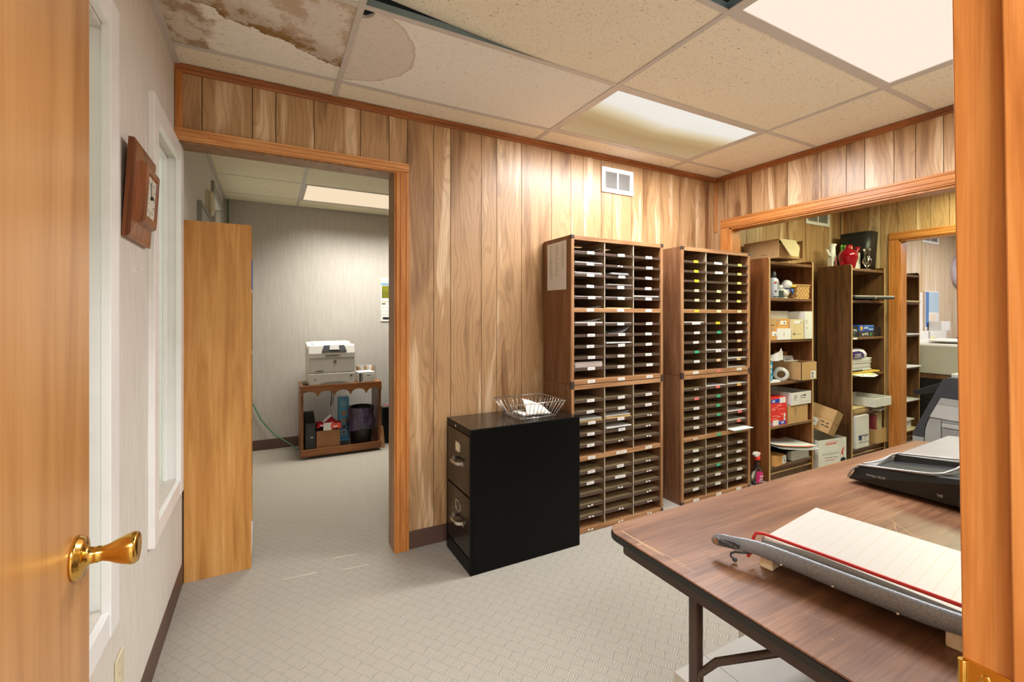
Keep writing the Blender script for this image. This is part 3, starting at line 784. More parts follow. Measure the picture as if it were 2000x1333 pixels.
# ---- two-drawer file cabinet, drawers facing left
def file_cabinet():
    x0, x1, y0, y1, h = .893, 1.568, 2.105, 2.447, .733
    t = thing('file_cabinet', 'black two-drawer metal file cabinet in front of the panelled wall', 'file cabinet', (x0, (y0 + y1) / 2, 0))
    b = MB(t.location)
    b.box(x0 + .016, x1, y0, y1, 0.0, h)
    b.box(x0, x0 + .016, y0, y0 + .014, .0, h).box(x0, x0 + .016, y1 - .014, y1, 0, h).box(x0, x0 + .016, y0 + .014, y1 - .014, h - .035, h).box(x0, x0 + .016, y0 + .014, y1 - .014, 0, .075)
    b.build('body', M_BLACK, t, bevel=.003)
    MB(t.location).box(x0 + .001, x1 - .001, y0 + .001, y1 - .001, h, h + .0015).build('top_panel', M_BLKB, t)
    lk = MB(t.location); lk.lathe([(.007, 0), (.007, -.003)], (x0, (y0 + y1) / 2 + .03, h - .018), 'x', 14); lk.build('lock', M_CHROME, t)
    for z0, z1, card in ((.08, .382, 0), (.39, .694, 1)):
        d = MB(t.location).box(x0 + .001, x0 + .016, y0 + .017, y1 - .017, z0, z1).build('drawer', M_BLKB, t, bevel=.003)
        zc = z1 - .085; yc = (y0 + y1) / 2
        lf = MB(t.location); a, b_ = .034, .028
        lf.box(x0 - .002, x0 + .001, yc - a, yc + a, zc + b_ - .006, zc + b_).box(x0 - .002, x0 + .001, yc - a, yc + a, zc - b_, zc - b_ + .006)
        lf.box(x0 - .002, x0 + .001, yc - a, yc - a + .006, zc - b_, zc + b_).box(x0 - .002, x0 + .001, yc + a - .006, yc + a, zc - b_, zc + b_)
        lf.build('label_holder', M_CHROME, d)
        if card: MB(t.location).box(x0 - .0005, x0 + .0012, yc - a + .004, yc + a - .004, zc - b_ + .004, zc + b_ - .004).build('label_card', M_CREAM, d)
        zh = zc - .075
        hp = MB(t.location)
        pts = [(x0 + .001, yc + .062, zh), (x0 - .012, yc + .060, zh), (x0 - .026, yc + .046, zh), (x0 - .030, yc + .03, zh), (x0 - .030, yc - .03, zh), (x0 - .026, yc - .046, zh), (x0 - .012, yc - .060, zh), (x0 + .001, yc - .062, zh)]
        for p, q in zip(pts, pts[1:]):
            hp.hexa([(p[0], p[1], zh - .008), (q[0], q[1], zh - .008), (q[0] + .003, q[1] * .98 + yc * .02, zh - .008), (p[0] + .003, p[1] * .98 + yc * .02, zh - .008),
                     (p[0], p[1], zh + .008), (q[0], q[1], zh + .008), (q[0] + .003, q[1] * .98 + yc * .02, zh + .008), (p[0] + .003, p[1] * .98 + yc * .02, zh + .008)])
        for s_ in (-1, 1): hp.box(x0 - .0025, x0 + .001, yc + s_ * .066 - .009, yc + s_ * .066 + .009, zh - .011, zh + .011)
        hp.build('handle', M_CHROME, d)
file_cabinet()

# ---- wire letter tray with a folded newspaper
def letter_tray():
    z0 = .7350
    t = thing('letter_tray', 'chrome wire letter basket on top of the black file cabinet', 'letter tray', (1.33, 2.27, z0))
    bx, by, tx, ty, hh = .118, .095, .160, .135, .088      # half sizes at bottom and top
    c = Vector(t.location)
    def P(u, v, k, dz=0):   # u,v in -1..1, k 0 bottom..1 top
        return c + Vector((u * (bx + (tx - bx) * k), v * (by + (ty - by) * k), .004 + hh * k + dz))
    r = .0015
    rim = MB(c)
    # rim dips at the front (left, -x) side
    rim.tube([P(-1, .38, 1), P(-1, 1, 1), P(1, 1, 1), P(1, -1, 1), P(-1, -1, 1), P(-1, -.38, 1), P(-1, -.36, .92), P(-1, -.34, .40), P(-1, -.30, .34), P(-1, .30, .34), P(-1, .34, .40), P(-1, .36, .92)], .0028, 8, closed=True)
    rim.build('rim', M_WIRE, t)
    for nm, fixed in (('side_wires', 0), ('end_wires', 1)):
        s_ = MB(c)
        if fixed == 0:
            for v in (-1, 1):
                for i in range(12):
                    u = -1 + 2 * i / 11; s_.tube([P(u, v, 0), P(u, v, 1)], r, 6)
        else:
            for i in range(10):
                v = -.92 + 1.84 * i / 9
                s_.tube([P(1, v, 0), P(1, v, 1)], r, 6)
                s_.tube([P(-1, v, 0), P(-1, v, 1 if abs(v) > .4 else .34)], r, 6)
        s_.build(nm, M_WIRE, t)
    f = MB(c)
    for i in range(11):
        v = -1 + 2 * i / 10
        f.tube([P(-1, v, 0), P(1, v, 0)], r, 6)
    for i in range(14):
        u = -1 + 2 * i / 13
        f.tube([P(u, -1 + 2 * k / 30, 0, .002 * math.sin(k * PI / 1.5) + .002) for k in range(31)], r, 6)
    f.build('mesh_floor', M_WIRE, t)
letter_tray()
def newspaper():
    c = Vector((1.335, 2.262, .7485))
    b = NB('newsprint', .8, 0, .1); v = b.obj(); x, y, z = b.sep(v)
    ln = b.step(b.math('SINE', b.math('MULTIPLY', b.math('ADD', y, b.math('MULTIPLY', x, .08)), 1100)), .1, .6)
    colm = b.step(b.math('SINE', b.math('MULTIPLY', x, 130)), -.8, -.6)
    brk = b.step(b.noise(b.map(v, (300, 60, 60)), 1, 1), .4, .5)
    m = b.col(b.mix(b.math('MULTIPLY', b.math('MULTIPLY', ln, colm), b.math('MULTIPLY', brk, .6)), C(220, 214, 202), C(96, 92, 88)))
    n = MB(c)
    def low(u, v_): return c + Vector((-.085 + .178 * u, -.07 + .14 * v_, .002 + .006 * u * v_ + .002 * math.sin(u * 5)))
    n.sheet(low, 8, 8, 0); n.sheet(lambda u, v_: low(u, v_) + Vector((.004, .003, .004)), 8, 8, 0)
    # folded half rising against the right-hand side
    def up(u, v_):
        p = low(1, v_) * u + low(.28, v_ * .6 + .4) * (1 - u)
        return p + Vector((0, .012 * u, .004 + .075 * math.sin(min(1, 1.15 * v_) * PI / 2) * (1 - .65 * u)))
    n.sheet(up, 8, 8, 0)
    n.sheet(lambda u, v_: up(.02 + .22 * u, .72 + .25 * v_) + Vector((-.002, -.003, .001)), 3, 3, 1)
    for (px, py, sx, sy, mi) in ((-.0, .005, .020, .014, 2), (.012, .02, .016, .02, 3), (.035, -.055, .06, .008, 3), (-.06, -.062, .014, .008, 1), (-.02, .03, .02, .012, 4), (.03, -.01, .035, .008, 4)):
        n.box(c.x + px - sx / 2, c.x + px + sx / 2, c.y + py - sy / 2, c.y + py + sy / 2, c.z + .010, c.z + .0112, mi)
    tag(n.build('newspaper', [m, M_REDINK, flat('newsprint_blue', (90, 130, 170), .8), flat('newsprint_yellow', (216, 178, 60), .8), M_INK]), 'folded newspaper lying in the chrome wire basket', 'newspaper')
newspaper()

# ---- mail sorters: two stacks of two modules
LABC = {'w': M_PAPER, 'y': flat('yellow_label', (226, 206, 40), .5, var=0), 'c': flat('cream_label', (228, 226, 176), .5, var=0), 'l': flat('lime_label', (222, 226, 120), .5, var=0),
        'g': flat('green_label', (52, 176, 128), .5, var=0), 'p': flat('peach_label', (232, 196, 150), .5, var=0), 'k': flat('pink_label', (230, 116, 110), .5, var=0), 'o': flat('orange_label', (228, 172, 84), .5, var=0)}
SY0, SY1 = 2.205, 2.512
def rows(zb, h):
    """z of the shelf under each of the 12 rows counted from the top, for a module standing at zb with height h"""
    top, mid = zb + h - .028, zb + h / 2
    out = []
    a = (top - (mid + .013)) / 6
    for k in range(1, 6): out.append(top - a * k)
    out.append(mid)
    b_ = (mid - .013 - (zb + .030)) / 6
    for k in range(1, 6): out.append(mid - .013 - b_ * k)
    out.append(zb + .015)
    return out
def cols(x0, x1):
    a, b_ = x0 + .020, x1 - .020; wd = (b_ - a) / 3
    return [(a + wd * i + (.003 if i else 0), a + wd * (i + 1) - (.003 if i < 2 else 0)) for i in range(3)]
def sorter(x0, x1, zb, h, label, labels):
    t = thing('mail_sorter', label, 'mail sorter', ((x0 + x1) / 2, SY0, zb), 0, 'wooden mail sorters')
    o = t.location
    for a, b_ in ((x0, x0 + .018), (x1 - .018, x1)):
        MB(o).box(a, b_, SY0 + .012, SY1, zb + .001, zb + h - .001).build('side_panel', M_SORT, t)
        p = MB(o).box(a - .001, b_ + .002, SY0 - .002, SY0 + .012, zb + .022, zb + h - .022).build('edge_strip', M_OAK, t, bevel=.002)
        for z in (zb, zb + h - .022):
            MB(o).box(a - .002, b_ + .003, SY0 - .004, SY0 + .016, z, z + .022).build('corner_cap', M_CAPB, p, bevel=.002)
    MB(o).box(x0 + .018, x1 - .018, SY1 - .006, SY1, zb + .02, zb + h - .02).build('back_panel', M_DIV, t)
    rs = rows(zb, h); cs = cols(x0, x1)
    tops = [(zb + h - .028, zb + h - .002, 'top_rail')]
    for z0, z1, nm in tops + [(rs[5] - .013, rs[5] + .013, 'middle_rail'), (zb + .002, zb + .030, 'bottom_rail')]:
        r_ = MB(o); r_.box(x0 + .019, x1 - .019, SY0 - .001, SY0 + .012, z0, z1, 0)
        if nm == 'top_rail': r_.box(x0 + .018, x1 - .018, SY0 + .012, SY1 - .006, z1 - .012, z1, 1)
        else: r_.box(x0 + .018, x1 - .018, SY0 + .012, SY1 - .006, z0 + .004, z1 - .002, 2)
        r_.build(nm, [M_OAKX, M_SORT, M_OAKX], t, bevel=.0012)
    for i in (1, 2):
        x = (cs[i - 1][1] + cs[i][0]) / 2
        for za, zb_ in ((zb + .030, rs[5] - .013), (rs[5] + .013, zb + h - .028)):
            d = MB(o).box(x - .003, x + .003, SY0 + .006, SY1 - .006, za, zb_, 0).box(x - .003, x + .003, SY0 + .004, SY0 + .006, za, zb_, 1)
            d.build('divider', [M_DIV, M_DIVE], t)
    for k, z in enumerate(rs):
        sh = t
        if k not in (5, 11):
            b_ = MB(o).box(x0 + .019, x1 - .019, SY0 + .010, SY1 - .006, z - .004, z, 0)
            for c0, c1 in cs: b_.box(c0 + .001, c1 - .001, SY0 + .001, SY0 + .010, z - .014, z + .001, 1)
            sh = b_.build('shelf', [M_SHELF, M_LIP], t)
        for i, (c0, c1) in enumerate(cs):
            L = labels[k][i]
            if L == ' ': continue
            cx = c0 + (c1 - c0) * (.54 + random.uniform(-.03, .03)); wd = .056 if L != 'W' else .085
            if L in 'yclgpko': wd = .044
            if L == 't': wd = .03
            hz = .018 if L != 't' else .009
            zc = (z - .005) if k not in (5, 11) else z
            q = MB(o)
            if L == 't':
                for s_ in (-1, 1): q.rbox((cx + s_ * .012, SY0 - .0012, zc + random.uniform(-.002, .002)), .016, .001, hz, Matrix.Rotation(random.uniform(-.4, .4), 4, 'Y'))
            else:
                q.rbox((cx, SY0 - .0014, zc + .001), wd, .0012, hz, Matrix.Rotation(random.uniform(-.03, .03), 4, 'Y'))
                q.box(cx - wd * .3, cx + wd * .2, SY0 - .0023, SY0 - .002, zc - .0005, zc + .0015, 1)
            q.build('slot_label', [LABC.get(L, M_PAPER), M_GREYINK], sh)
    return rs, cs
A0, A1, B0, B1 = 1.580, 2.325, 2.505, 3.242
HM = .895
W = ['www'] * 12
wA = ['www', 'wtw', 'www', 'www', 'www', 'www', 'www', 'www', 'www', 'www', 'www', 'www']
lA = ['www', 'www', 'wwt', 'wwt', 'wtt', 'wWw', 'wwt', 'wWt', ' tt', 't t', 'ttt', 'ttt']
uB = ['yWl', 'yWl', 'y l', 'ccl', 'ccl', 'ycc', 'Wyw', 'wgW', 'wwp', 'gwp', 'wpp', 'wkw']
lB = ['tko', 'kgw', 'wgw', 'wgk', 'wwk', 'tgg', 'wtw', 'www', 'wgw', 'www', 'www', 'www']
UA = sorter(A0, A1, HM, HM, 'upper wooden mail sorter of the left stack with a posted list', wA)
LA = sorter(A0, A1, 0, HM, 'lower wooden mail sorter of the left stack beside the black file cabinet', lA)
UB = sorter(B0, B1, HM, HM, 'upper wooden mail sorter of the right stack with yellow labels', uB)
LB = sorter(B0, B1, 0, HM, 'lower wooden mail sorter of the right stack with pink and green labels', lB)
def papers(unit, row, colm, n, m, label, out=0.0, name='paper_stack', curl=0.0, m2=None, w_=.88, th=.0016):
    rs, cs = unit; z = rs[row - 1] + (.0062 if out else 0) + (.0017 if row not in (6, 12) else .0135 if row == 6 else .0155)
    c0, c1 = cs[colm]; cx = (c0 + c1) / 2; wd = (c1 - c0) * w_
    b = MB((cx, SY0 + .02, z)); rr = random.Random(row * 7 + colm)
    for k in range(n):
        y0 = SY0 + .012 - out + rr.uniform(-.006, .006); sx = rr.uniform(-.004, .004)
        mi = 1 if (m2 and k < n / 2) else 0
        zz = z + k * th
        if curl and k >= n - 2:
            f = lambda u, v, zz=zz, y0=y0: (cx - wd / 2 + wd * u, y0 + .24 * v, zz + curl * max(0, u - .45) ** 2 * 3 * (1 - v * .8) + .001)
            b.sheet(f, 8, 4, mi)
        else: b.box(cx - wd / 2 + sx, cx + wd / 2 + sx, y0, y0 + .245, zz, zz + th * .9, mi)
    return tag(b.build(name, [m, m2] if m2 else m), label, 'papers', 'papers in the mail sorter slots')
cn = ('left', 'middle', 'right')
def slot_papers(U, stack, lst):
    for row, c, n, m, nm, desc, kw in lst:
        papers(U, row, c, n, m, f'{desc} in {cn[c]} column, {ORD[row - 1]} slot down, {stack} mail sorter', name=nm, **kw)
ORD = ['first', 'second', 'third', 'fourth', 'fifth', 'sixth', 'seventh', 'eighth', 'ninth', 'tenth', 'eleventh', 'twelfth']
slot_papers(UA, 'upper left', [
    (1, 0, 3, M_PINKP, 'envelope_stack', 'curled pale envelopes', dict(curl=.03)), (2, 0, 6, M_PAPER, 'paper_stack', 'white paper stack', dict(curl=.02)),
    (3, 0, 8, M_PAPER, 'paper_stack', 'white paper stack', {}), (3, 1, 8, M_GREYP, 'magazine', 'grey rolled magazine', dict(w_=.62, out=.012)),
    (4, 1, 5, M_PAPER, 'paper_stack', 'white loose papers', dict(out=.008)), (5, 0, 2, M_PAPER, 'paper_stack', 'thin white papers', {}),
    (5, 1, 2, M_PAPER, 'paper_stack', 'thin white papers', dict(w_=.95)), (5, 2, 6, M_PAPER, 'paper_stack', 'bright white papers', dict(out=.004, w_=.96)),
    (6, 0, 3, M_PAPER, 'paper_stack', 'thin white papers', dict(curl=.01)), (6, 1, 3, M_KRAFTL, 'paper_stack', 'cream papers', {}),
    (7, 0, 7, M_PAPER, 'paper_stack', 'white paper stack', dict(curl=.02)), (7, 1, 2, M_PAPER, 'paper_stack', 'thin white papers', dict(w_=.96)),
    (8, 1, 3, M_GREYP, 'paper_stack', 'curled grey papers', dict(curl=.05, w_=.8)), (9, 1, 5, M_PAPER, 'paper_stack', 'white papers', dict(out=.006)),
    (11, 0, 18, M_PINKP, 'paper_stack', 'thick pinkish paper stack', dict(th=.0019))])
slot_papers(LA, 'lower left', [
    (3, 0, 12, M_PAPER, 'paper_stack', 'white papers over manila folders', dict(m2=M_MANILA)), (3, 1, 14, M_PAPER, 'paper_stack', 'curled white papers over manila folders', dict(m2=M_MANILA, curl=.015)),
    (4, 1, 6, M_PAPER, 'paper_stack', 'white papers', dict(out=.006))])
slot_papers(UB, 'upper right', [(7, 0, 3, M_PAPER, 'paper_stack', 'thin white papers', {}), (10, 1, 3, M_PAPER, 'paper_stack', 'white papers', dict(w_=.96)),
    (11, 2, 3, M_PAPER, 'paper_stack', 'white papers', dict(w_=.96)), (12, 2, 3, M_PAPER, 'paper_stack', 'white papers', {})])
slot_papers(LB, 'lower right', [(1, 1, 3, M_PAPER, 'paper_stack', 'white papers', dict(w_=.95)), (1, 2, 3, M_PAPER, 'paper_stack', 'white papers', dict(w_=.95)),
    (4, 2, 3, M_PAPER, 'paper_stack', 'white papers', dict(w_=.95)), (5, 2, 3, M_PAPER, 'paper_stack', 'white papers', dict(w_=.95)),
    (6, 2, 4, M_PAPER, 'paper_stack', 'white sheets jutting far out', dict(out=.06, w_=.94))])
# posted list on the side of the left stack
def posted_list():
    y0, y1, z0, z1 = 2.252, 2.462, 1.47, 1.765
    x = A0 - .0025
    n = MB((x, (y0 + y1) / 2, z0)).hexa([(x - .0006, y0, z0 - .002), (x + .0006, y0, z0 - .002), (x + .0006, y1, z0), (x - .0006, y1, z0), (x - .0006, y0, z1), (x + .0006, y0, z1), (x + .0006, y1, z1 - .004), (x - .0006, y1, z1 - .004)])
    r = random.Random(3)
    for k in range(30):
        z = z1 - .02 - k * .0091
        n.box(x - .0009, x - .0007, y0 + .012, y1 - .012, z, z + .0006, 2)
        for c in range(3):
            if (c == 0 and k > 23) or (c == 1 and k > 21) or (c == 2 and k > 15): continue
            ya = y1 - .03 - c * .064
            n.box(x - .0009, x - .0007, ya - r.uniform(.012, .034), ya, z + .001, z + .0035, 1)
    t = tag(n.build('list_sheet', [M_PAPER, M_GREYINK, M_LTGREY]), 'white typed list posted on the side of the left mail sorter stack', 'notice')
    return t
posted_list()

# ---- folding table
TX0, TX1, TY0, TY1, TZ = .790, 2.62, .204, .957, .74
def rrect(x0, x1, y0, y1, r, n=6):
    p = []
    for cx, cy, a0 in ((x1 - r, y1 - r, 0), (x0 + r, y1 - r, 90), (x0 + r, y0 + r, 180), (x1 - r, y0 + r, 270)):
        for k in range(n + 1):
            a = math.radians(a0 + 90 * k / n); p.append((cx + r * math.cos(a), cy + r * math.sin(a)))
    return p
def folding_table():
    t = thing('folding_table', 'long folding table with wood-grain laminate top and brown steel legs', 'table', ((TX0 + TX1) / 2, (TY0 + TY1) / 2, 0))
    o = t.location
    MB(o).prism(rrect(TX0 + .002, TX1 - .002, TY0 + .002, TY1 - .002, .048), 'z', TZ - .004, TZ).build('tabletop', M_LAM, t, bevel=.0008)
    MB(o).prism(rrect(TX0, TX1, TY0, TY1, .05), 'z', TZ - .021, TZ - .0045).build('edge_band', M_VINYL, t, bevel=.003)
    a = MB(o); i = .028
    ring = rrect(TX0 + i, TX1 - i, TY0 + i, TY1 - i, .03); rin = rrect(TX0 + i + .004, TX1 - i - .004, TY0 + i + .004, TY1 - i - .004, .027)
    for k in range(len(ring)):
        k2 = (k + 1) % len(ring)
        a.hexa([(*ring[k], TZ - .058), (*ring[k2], TZ - .058), (*rin[k2], TZ - .058), (*rin[k], TZ - .058), (*ring[k], TZ - .021), (*ring[k2], TZ - .021), (*rin[k2], TZ - .021), (*rin[k], TZ - .021)])
    a.build('apron', M_BROWNM, t)
    for sx, lx in ((1, TX0 + .062), (-1, TX1 - .062)):
        for y in (.285, .690, ):
            yy = y + .02
            lg = MB(o).box(lx - .012, lx + .012, yy - .012, yy + .012, .012, TZ - .03).build('leg', M_BROWNM, t, bevel=.005)
            MB(o).lathe([(.015, 0), (.015, .03)], (lx, yy, 0), 'z', 12).build('foot', M_VINYL, lg)
        MB(o).box(lx - .010, lx + .010, .305 + .012, .71 - .012, .14, .16).build('crossbar', M_BROWNM, t, bevel=.004)
        br = MB(o); ym = .52
        br.tube([(lx, .702, .30), (lx, .700, .50), (lx + sx * .005, .66, .552), (lx + sx * .10, .52, .640), (lx + sx * .20, .50, TZ - .03)], .0085, 10)
        br.tube([(lx, .312, .30), (lx, .314, .50), (lx + sx * .005, .36, .552), (lx + sx * .10, .50, .640)], .0085, 10)
        br.tube([(lx + sx * .10, .51, .640), (lx + sx * .12, .508, .60), (lx + sx * .16, .506, .61)], .0075, 8)
        br.build('folding_brace', M_BROWNM, t)
    sc = MB(o)
    def scratch(p, q, wd=.0012, m=0):
        p, q = Vector((*p, TZ + .0002)), Vector((*q, TZ + .0002)); d = (q - p).normalized(); n = Vector((-d.y, d.x, 0)) * wd
        sc.face([p - n * .3, q - n * .5, q + n * .5, p + n])
    scratch((.815, .915), (.820, .74), .0016); scratch((.812, .85), (.825, .69), .001); scratch((.817, .87), (.83, .72), .0008); scratch((.80, .84), (.812, .838), .002)
    scratch((1.33, .70), (1.36, .66), .0006); scratch((1.30, .66), (1.36, .70), .0006); scratch((1.52, .62), (1.44, .52), .0007); scratch((1.50, .60), (1.42, .56), .0006)
    sc.build('scratch', flat('scratched_laminate', (216, 178, 132), .6), t)
folding_table()

# ---- guillotine paper trimmer on wooden feet
def trimmer():
    ang = math.radians(7.2)
    t = thing('paper_trimmer', 'old guillotine paper trimmer with grey iron arm on the table', 'paper trimmer', (.985, .640, TZ), ang)
    # local: x right across the board, y away from the camera along the blade (board runs to -y)
    L, Wd = .40, .285
    zt = .060
    MB().box(.0, Wd, -L, 0, .034, zt - .001).build('board', flat('trimmer_board', (196, 176, 146), .5), t, bevel=.001)
    b = NB('ruled_white_top', .4); x, y, z = b.sep(b.obj())
    g1 = b.step(b.math('ABSOLUTE', b.math('SUBTRACT', b.math('FRACT', b.math('DIVIDE', y, .0254)), .5)), .47, .485)
    g2 = b.step(b.math('ABSOLUTE', b.math('SUBTRACT', b.math('FRACT', b.math('DIVIDE', x, .0127)), .5)), .46, .48)
    c = b.mix(b.math('MULTIPLY', g1, .7), C(206, 202, 193), C(206, 180, 134)); c = b.mix(b.math('MULTIPLY', g2, .22), c, C(206, 180, 134))
    MB().box(.012, Wd, -L, 0, zt - .001, zt).build('ruled_surface', b.col(c), t)
    for x, y in ((-.012, -.028), (-.008, -.335), (Wd - .04, -.03), (Wd - .04, -.335)):
        MB().box(x, x + .055, y, y + .028, 0, .034).build('foot_block', wood('pale_block', (226, 196, 150), (240, 218, 180), (246, 230, 200), 'x', .5, 3, .3), t, bevel=.003)
    # steel cutting edges
    MB().box(-.002, .004, -L, .0, .038, zt + .001).build('bed_knife', M_CHROME, t)
    kb = MB(); kb.prism([(-.006, .052), (-.02, .051), (-.10, .057), (-.25, .055), (-L, .050), (-L, .066), (-.25, .070), (-.10, .072), (-.006, .062)], 'x', -.006, -.0035); kb.build('blade', M_GREY, t)
    iron = NB('hammered_grey', .36, .25, .5); n = iron.noise(iron.obj(), 520, 2); iron.bump(n, .5, .001)
    M_IRON = iron.col(iron.ramp(n, [(.35, C(120, 124, 128)), (.7, C(158, 162, 166))]))
    path = [(-.047, .090, .036, .0060), (-.047, .087, .0365, .0110), (-.046, .078, .038, .0142), (-.044, .066, .0405, .0150), (-.041, .044, .0435, .0145), (-.036, .022, .0465, .0150), (-.028, .0, .047, .0155), (-.024, -.03, .0465, .0170), (-.022, -.08, .046, .0180),
            (-.021, -.15, .0455, .0190), (-.021, -.22, .047, .0195), (-.022, -.29, .050, .019), (-.023, -.35, .056, .0175), (-.022, -.41, .060, .015), (-.02, -.44, .060, .010)]
    arm = MB(); rings = []
    for (x, y, z, h) in path:
        wq = .007 if y > .03 else .0105
        rings.append([arm.bm.verts.new((x + wq * math.cos(2 * PI * k / 16), y, z + h * math.sin(2 * PI * k / 16))) for k in range(16)])
    for A, B in zip(rings, rings[1:]):
        for k in range(16):
            f = arm.bm.faces.new([A[k], A[(k + 1) % 16], B[(k + 1) % 16], B[k]]); f.smooth = True
    arm.bm.faces.new(rings[0][::-1]); arm.bm.faces.new(rings[-1])
    a_ = arm.build('cutter_arm', M_IRON, t)
    # recessed name panel and hanging hole on the handle
    hx = -.0545
    pn = MB(); pn.prism([(.071, .0335), (.030, .0365), (.024, .040), (.024, .0505), (.032, .0525), (.058, .0495), (.071, .045)], 'x', hx - .0006, hx + .003); pn.build('name_panel', flat('panel_shadow_iron', (58, 58, 58), .5), a_)
    tx = MB(); tx.text('INGENTO No.5', .0085, (hx - .0012, .048, .0435), '-x', 0, .0006, rot=-.12); tx.build('raised_lettering', M_IRON, a_)
    ho = MB(); ho.lathe([(.0065, -.0018), (.0065, .001)], (hx + .0005, .079, .0382), 'x', 16, 0, (.75, 1)); ho.build('hanging_hole', flat('hole_brown', (150, 104, 74), .5), a_)
    for y in (-.055, -.15, -.25, -.37):
        rv = MB(); rv.ball((-.0325, y, .034), .0032, 0, 10); rv.build('rivet', M_CHROME, a_)
    hkb = MB(); hkb.tube([(-.030, .012, .030), (-.040, .026, .028), (-.044, .038, .026), (-.046, .047, .020), (-.046, .048, .014), (-.045, .043, .009), (-.044, .041, .008)], .0024, 8)
    hkb.ball((-.044, .039, .008), .0055, 0, 12); hkb.build('latch_hook', M_DKGREY, a_)
    gd = MB(); gd.tube([(-.03, .016, .022), (-.012, .018, .026), (-.002, .018, .056), (.002, .014, .0655), (.008, 0, .068), (.010, -.14, .0695), (.013, -L + .02, .070), (.013, -L + .012, .062)], .0036, 10)
    gd.build('finger_guard', flat('red_rod', (206, 44, 36), .35), t)
    MB().box(.004, .030, -L + .0, -L + .024, zt, zt + .012).build('guard_bracket', M_DKGREY, t, bevel=.002)
trimmer()

# ---- flatbed scanner
def scanner():
    t = thing('flatbed_scanner', 'black and silver document scanner at the far right of the table', 'scanner', (1.745, .80, TZ))
    o = t.location
    b = MB(o)
    y0, y1 = .42, .822
    # body: front face looks left (-x), top slopes up towards the camera side
    def zt(y): return .803 + (.79 - y) * .14
    pts_b = [(1.752, y1 - .01), (1.760, y0)]
    b.hexa([(1.750, y0, TZ + .012), (2.36, y0, TZ + .012), (2.36, y1 - .01, TZ + .012), (1.736, y1 + .003, TZ + .012), (1.742, y0, zt(y0)), (2.36, y0, zt(y0)), (2.36, y1 - .035, zt(y1) + .002), (1.750, y1 - .023, zt(y1) + .001)], 0)
    b.build('body', M_BLKP, t, bevel=.006, seg=3)
    fe = MB(o)
    for x, y in ((1.79, .46), (1.79, .78), (2.30, .46), (2.30, .76)): fe.lathe([(.012, TZ), (.012, TZ + .016)], (x, y, 0), 'z', 12)
    fe.build('rubber_foot', M_VINYL, t)
    # recessed tray floor, raised lid
    MB(o).hexa([(1.765, .44, zt(.44) - .001), (1.875, .44, zt(.44) - .001), (1.875, .752, zt(.752) - .001), (1.765, .752, zt(.752) - .001), (1.765, .44, zt(.44) + .001), (1.875, .44, zt(.44) + .006), (1.875, .752, zt(.752) + .004), (1.765, .752, zt(.752) + .001)]).build('paper_tray', flat('tray_black', (22, 22, 22), .55), t)
    lid = MB(o)
    lid.hexa([(1.872, .43, zt(.43)), (2.355, .43, zt(.43)), (2.355, .775, zt(.775) - .002), (1.872, .752, zt(.752)), (1.880, .44, .872), (2.35, .44, .872), (2.35, .768, .836), (1.880, .745, .838)])
    lid.build('lid', flat('lid_grey', (158, 156, 151), .26), t, bevel=.008, seg=3)
    MB(o).hexa([(1.770, .756, .800), (1.874, .753, .805), (1.876, .786, .800), (1.768, .792, .798), (1.775, .758, .809), (1.874, .755, .832), (1.876, .782, .812), (1.770, .790, .806)]).build('end_cover', flat('cover_grey', (150, 149, 146), .35), t)
    MB(o).hexa([(1.8665, .45, zt(.45) + .002), (1.8715, .45, zt(.45) + .002), (1.8715, .748, zt(.748) + .004), (1.8665, .748, zt(.748) + .004), (1.872, .45, .866), (1.877, .45, .866), (1.877, .745, .835), (1.872, .745, .835)]).build('lid_front', flat('lid_front_black', (24, 24, 24), .5), t)
    tr = MB(o)
    tr.tube([(1.737, .824, TZ + .018), (1.743, .815, .784), (1.7515, .797, .8035), (1.752, .74, zt(.74) + .001), (1.747, .64, zt(.64) + .002), (1.747, .605, zt(.605) + .003), (1.757, .582, .838), (1.80, .568, .848), (1.87, .556, .866)], .0034, 10)
    tr.tube([(1.765, .792, .806), (1.82, .772, .812), (1.853, .762, .822), (1.868, .752, .833), (1.875, .735, .841), (1.877, .64, .853), (1.880, .56, .864)], .0032, 10)
    tr.build('silver_trim', flat('silver', (190, 187, 182), .3, .5), t)
    lg = MB(o); lg.text('scanjet 8270', .0105, (1.7395, .745, .782), '-x', 0, .0004)
    lg.build('lettering', M_LTGREY, t)
    lg = MB(o); lg.text('hp', .013, (1.7425, .585, .775), '-x', 0, .0004, rot=.3); lg.build('logo', M_LTGREY, t)
    rb = MB(o)
    for y in (.808, .796): rb.hexa([(1.740, y - .004, TZ + .02), (1.746, y - .004, TZ + .02), (1.746, y + .003, TZ + .02), (1.740, y + .003, TZ + .02), (1.744, y - .008, .792), (1.75, y - .008, .792), (1.75, y - .001, .792), (1.744, y - .001, .792)])
    rb.build('grip_rib', M_VINYL, t)
    MB(o).box(1.738, 1.752, .44, .545, TZ + .014, TZ + .042).build('side_latch', flat('latch_grey', (48, 48, 50), .5), t, bevel=.004)
scanner()

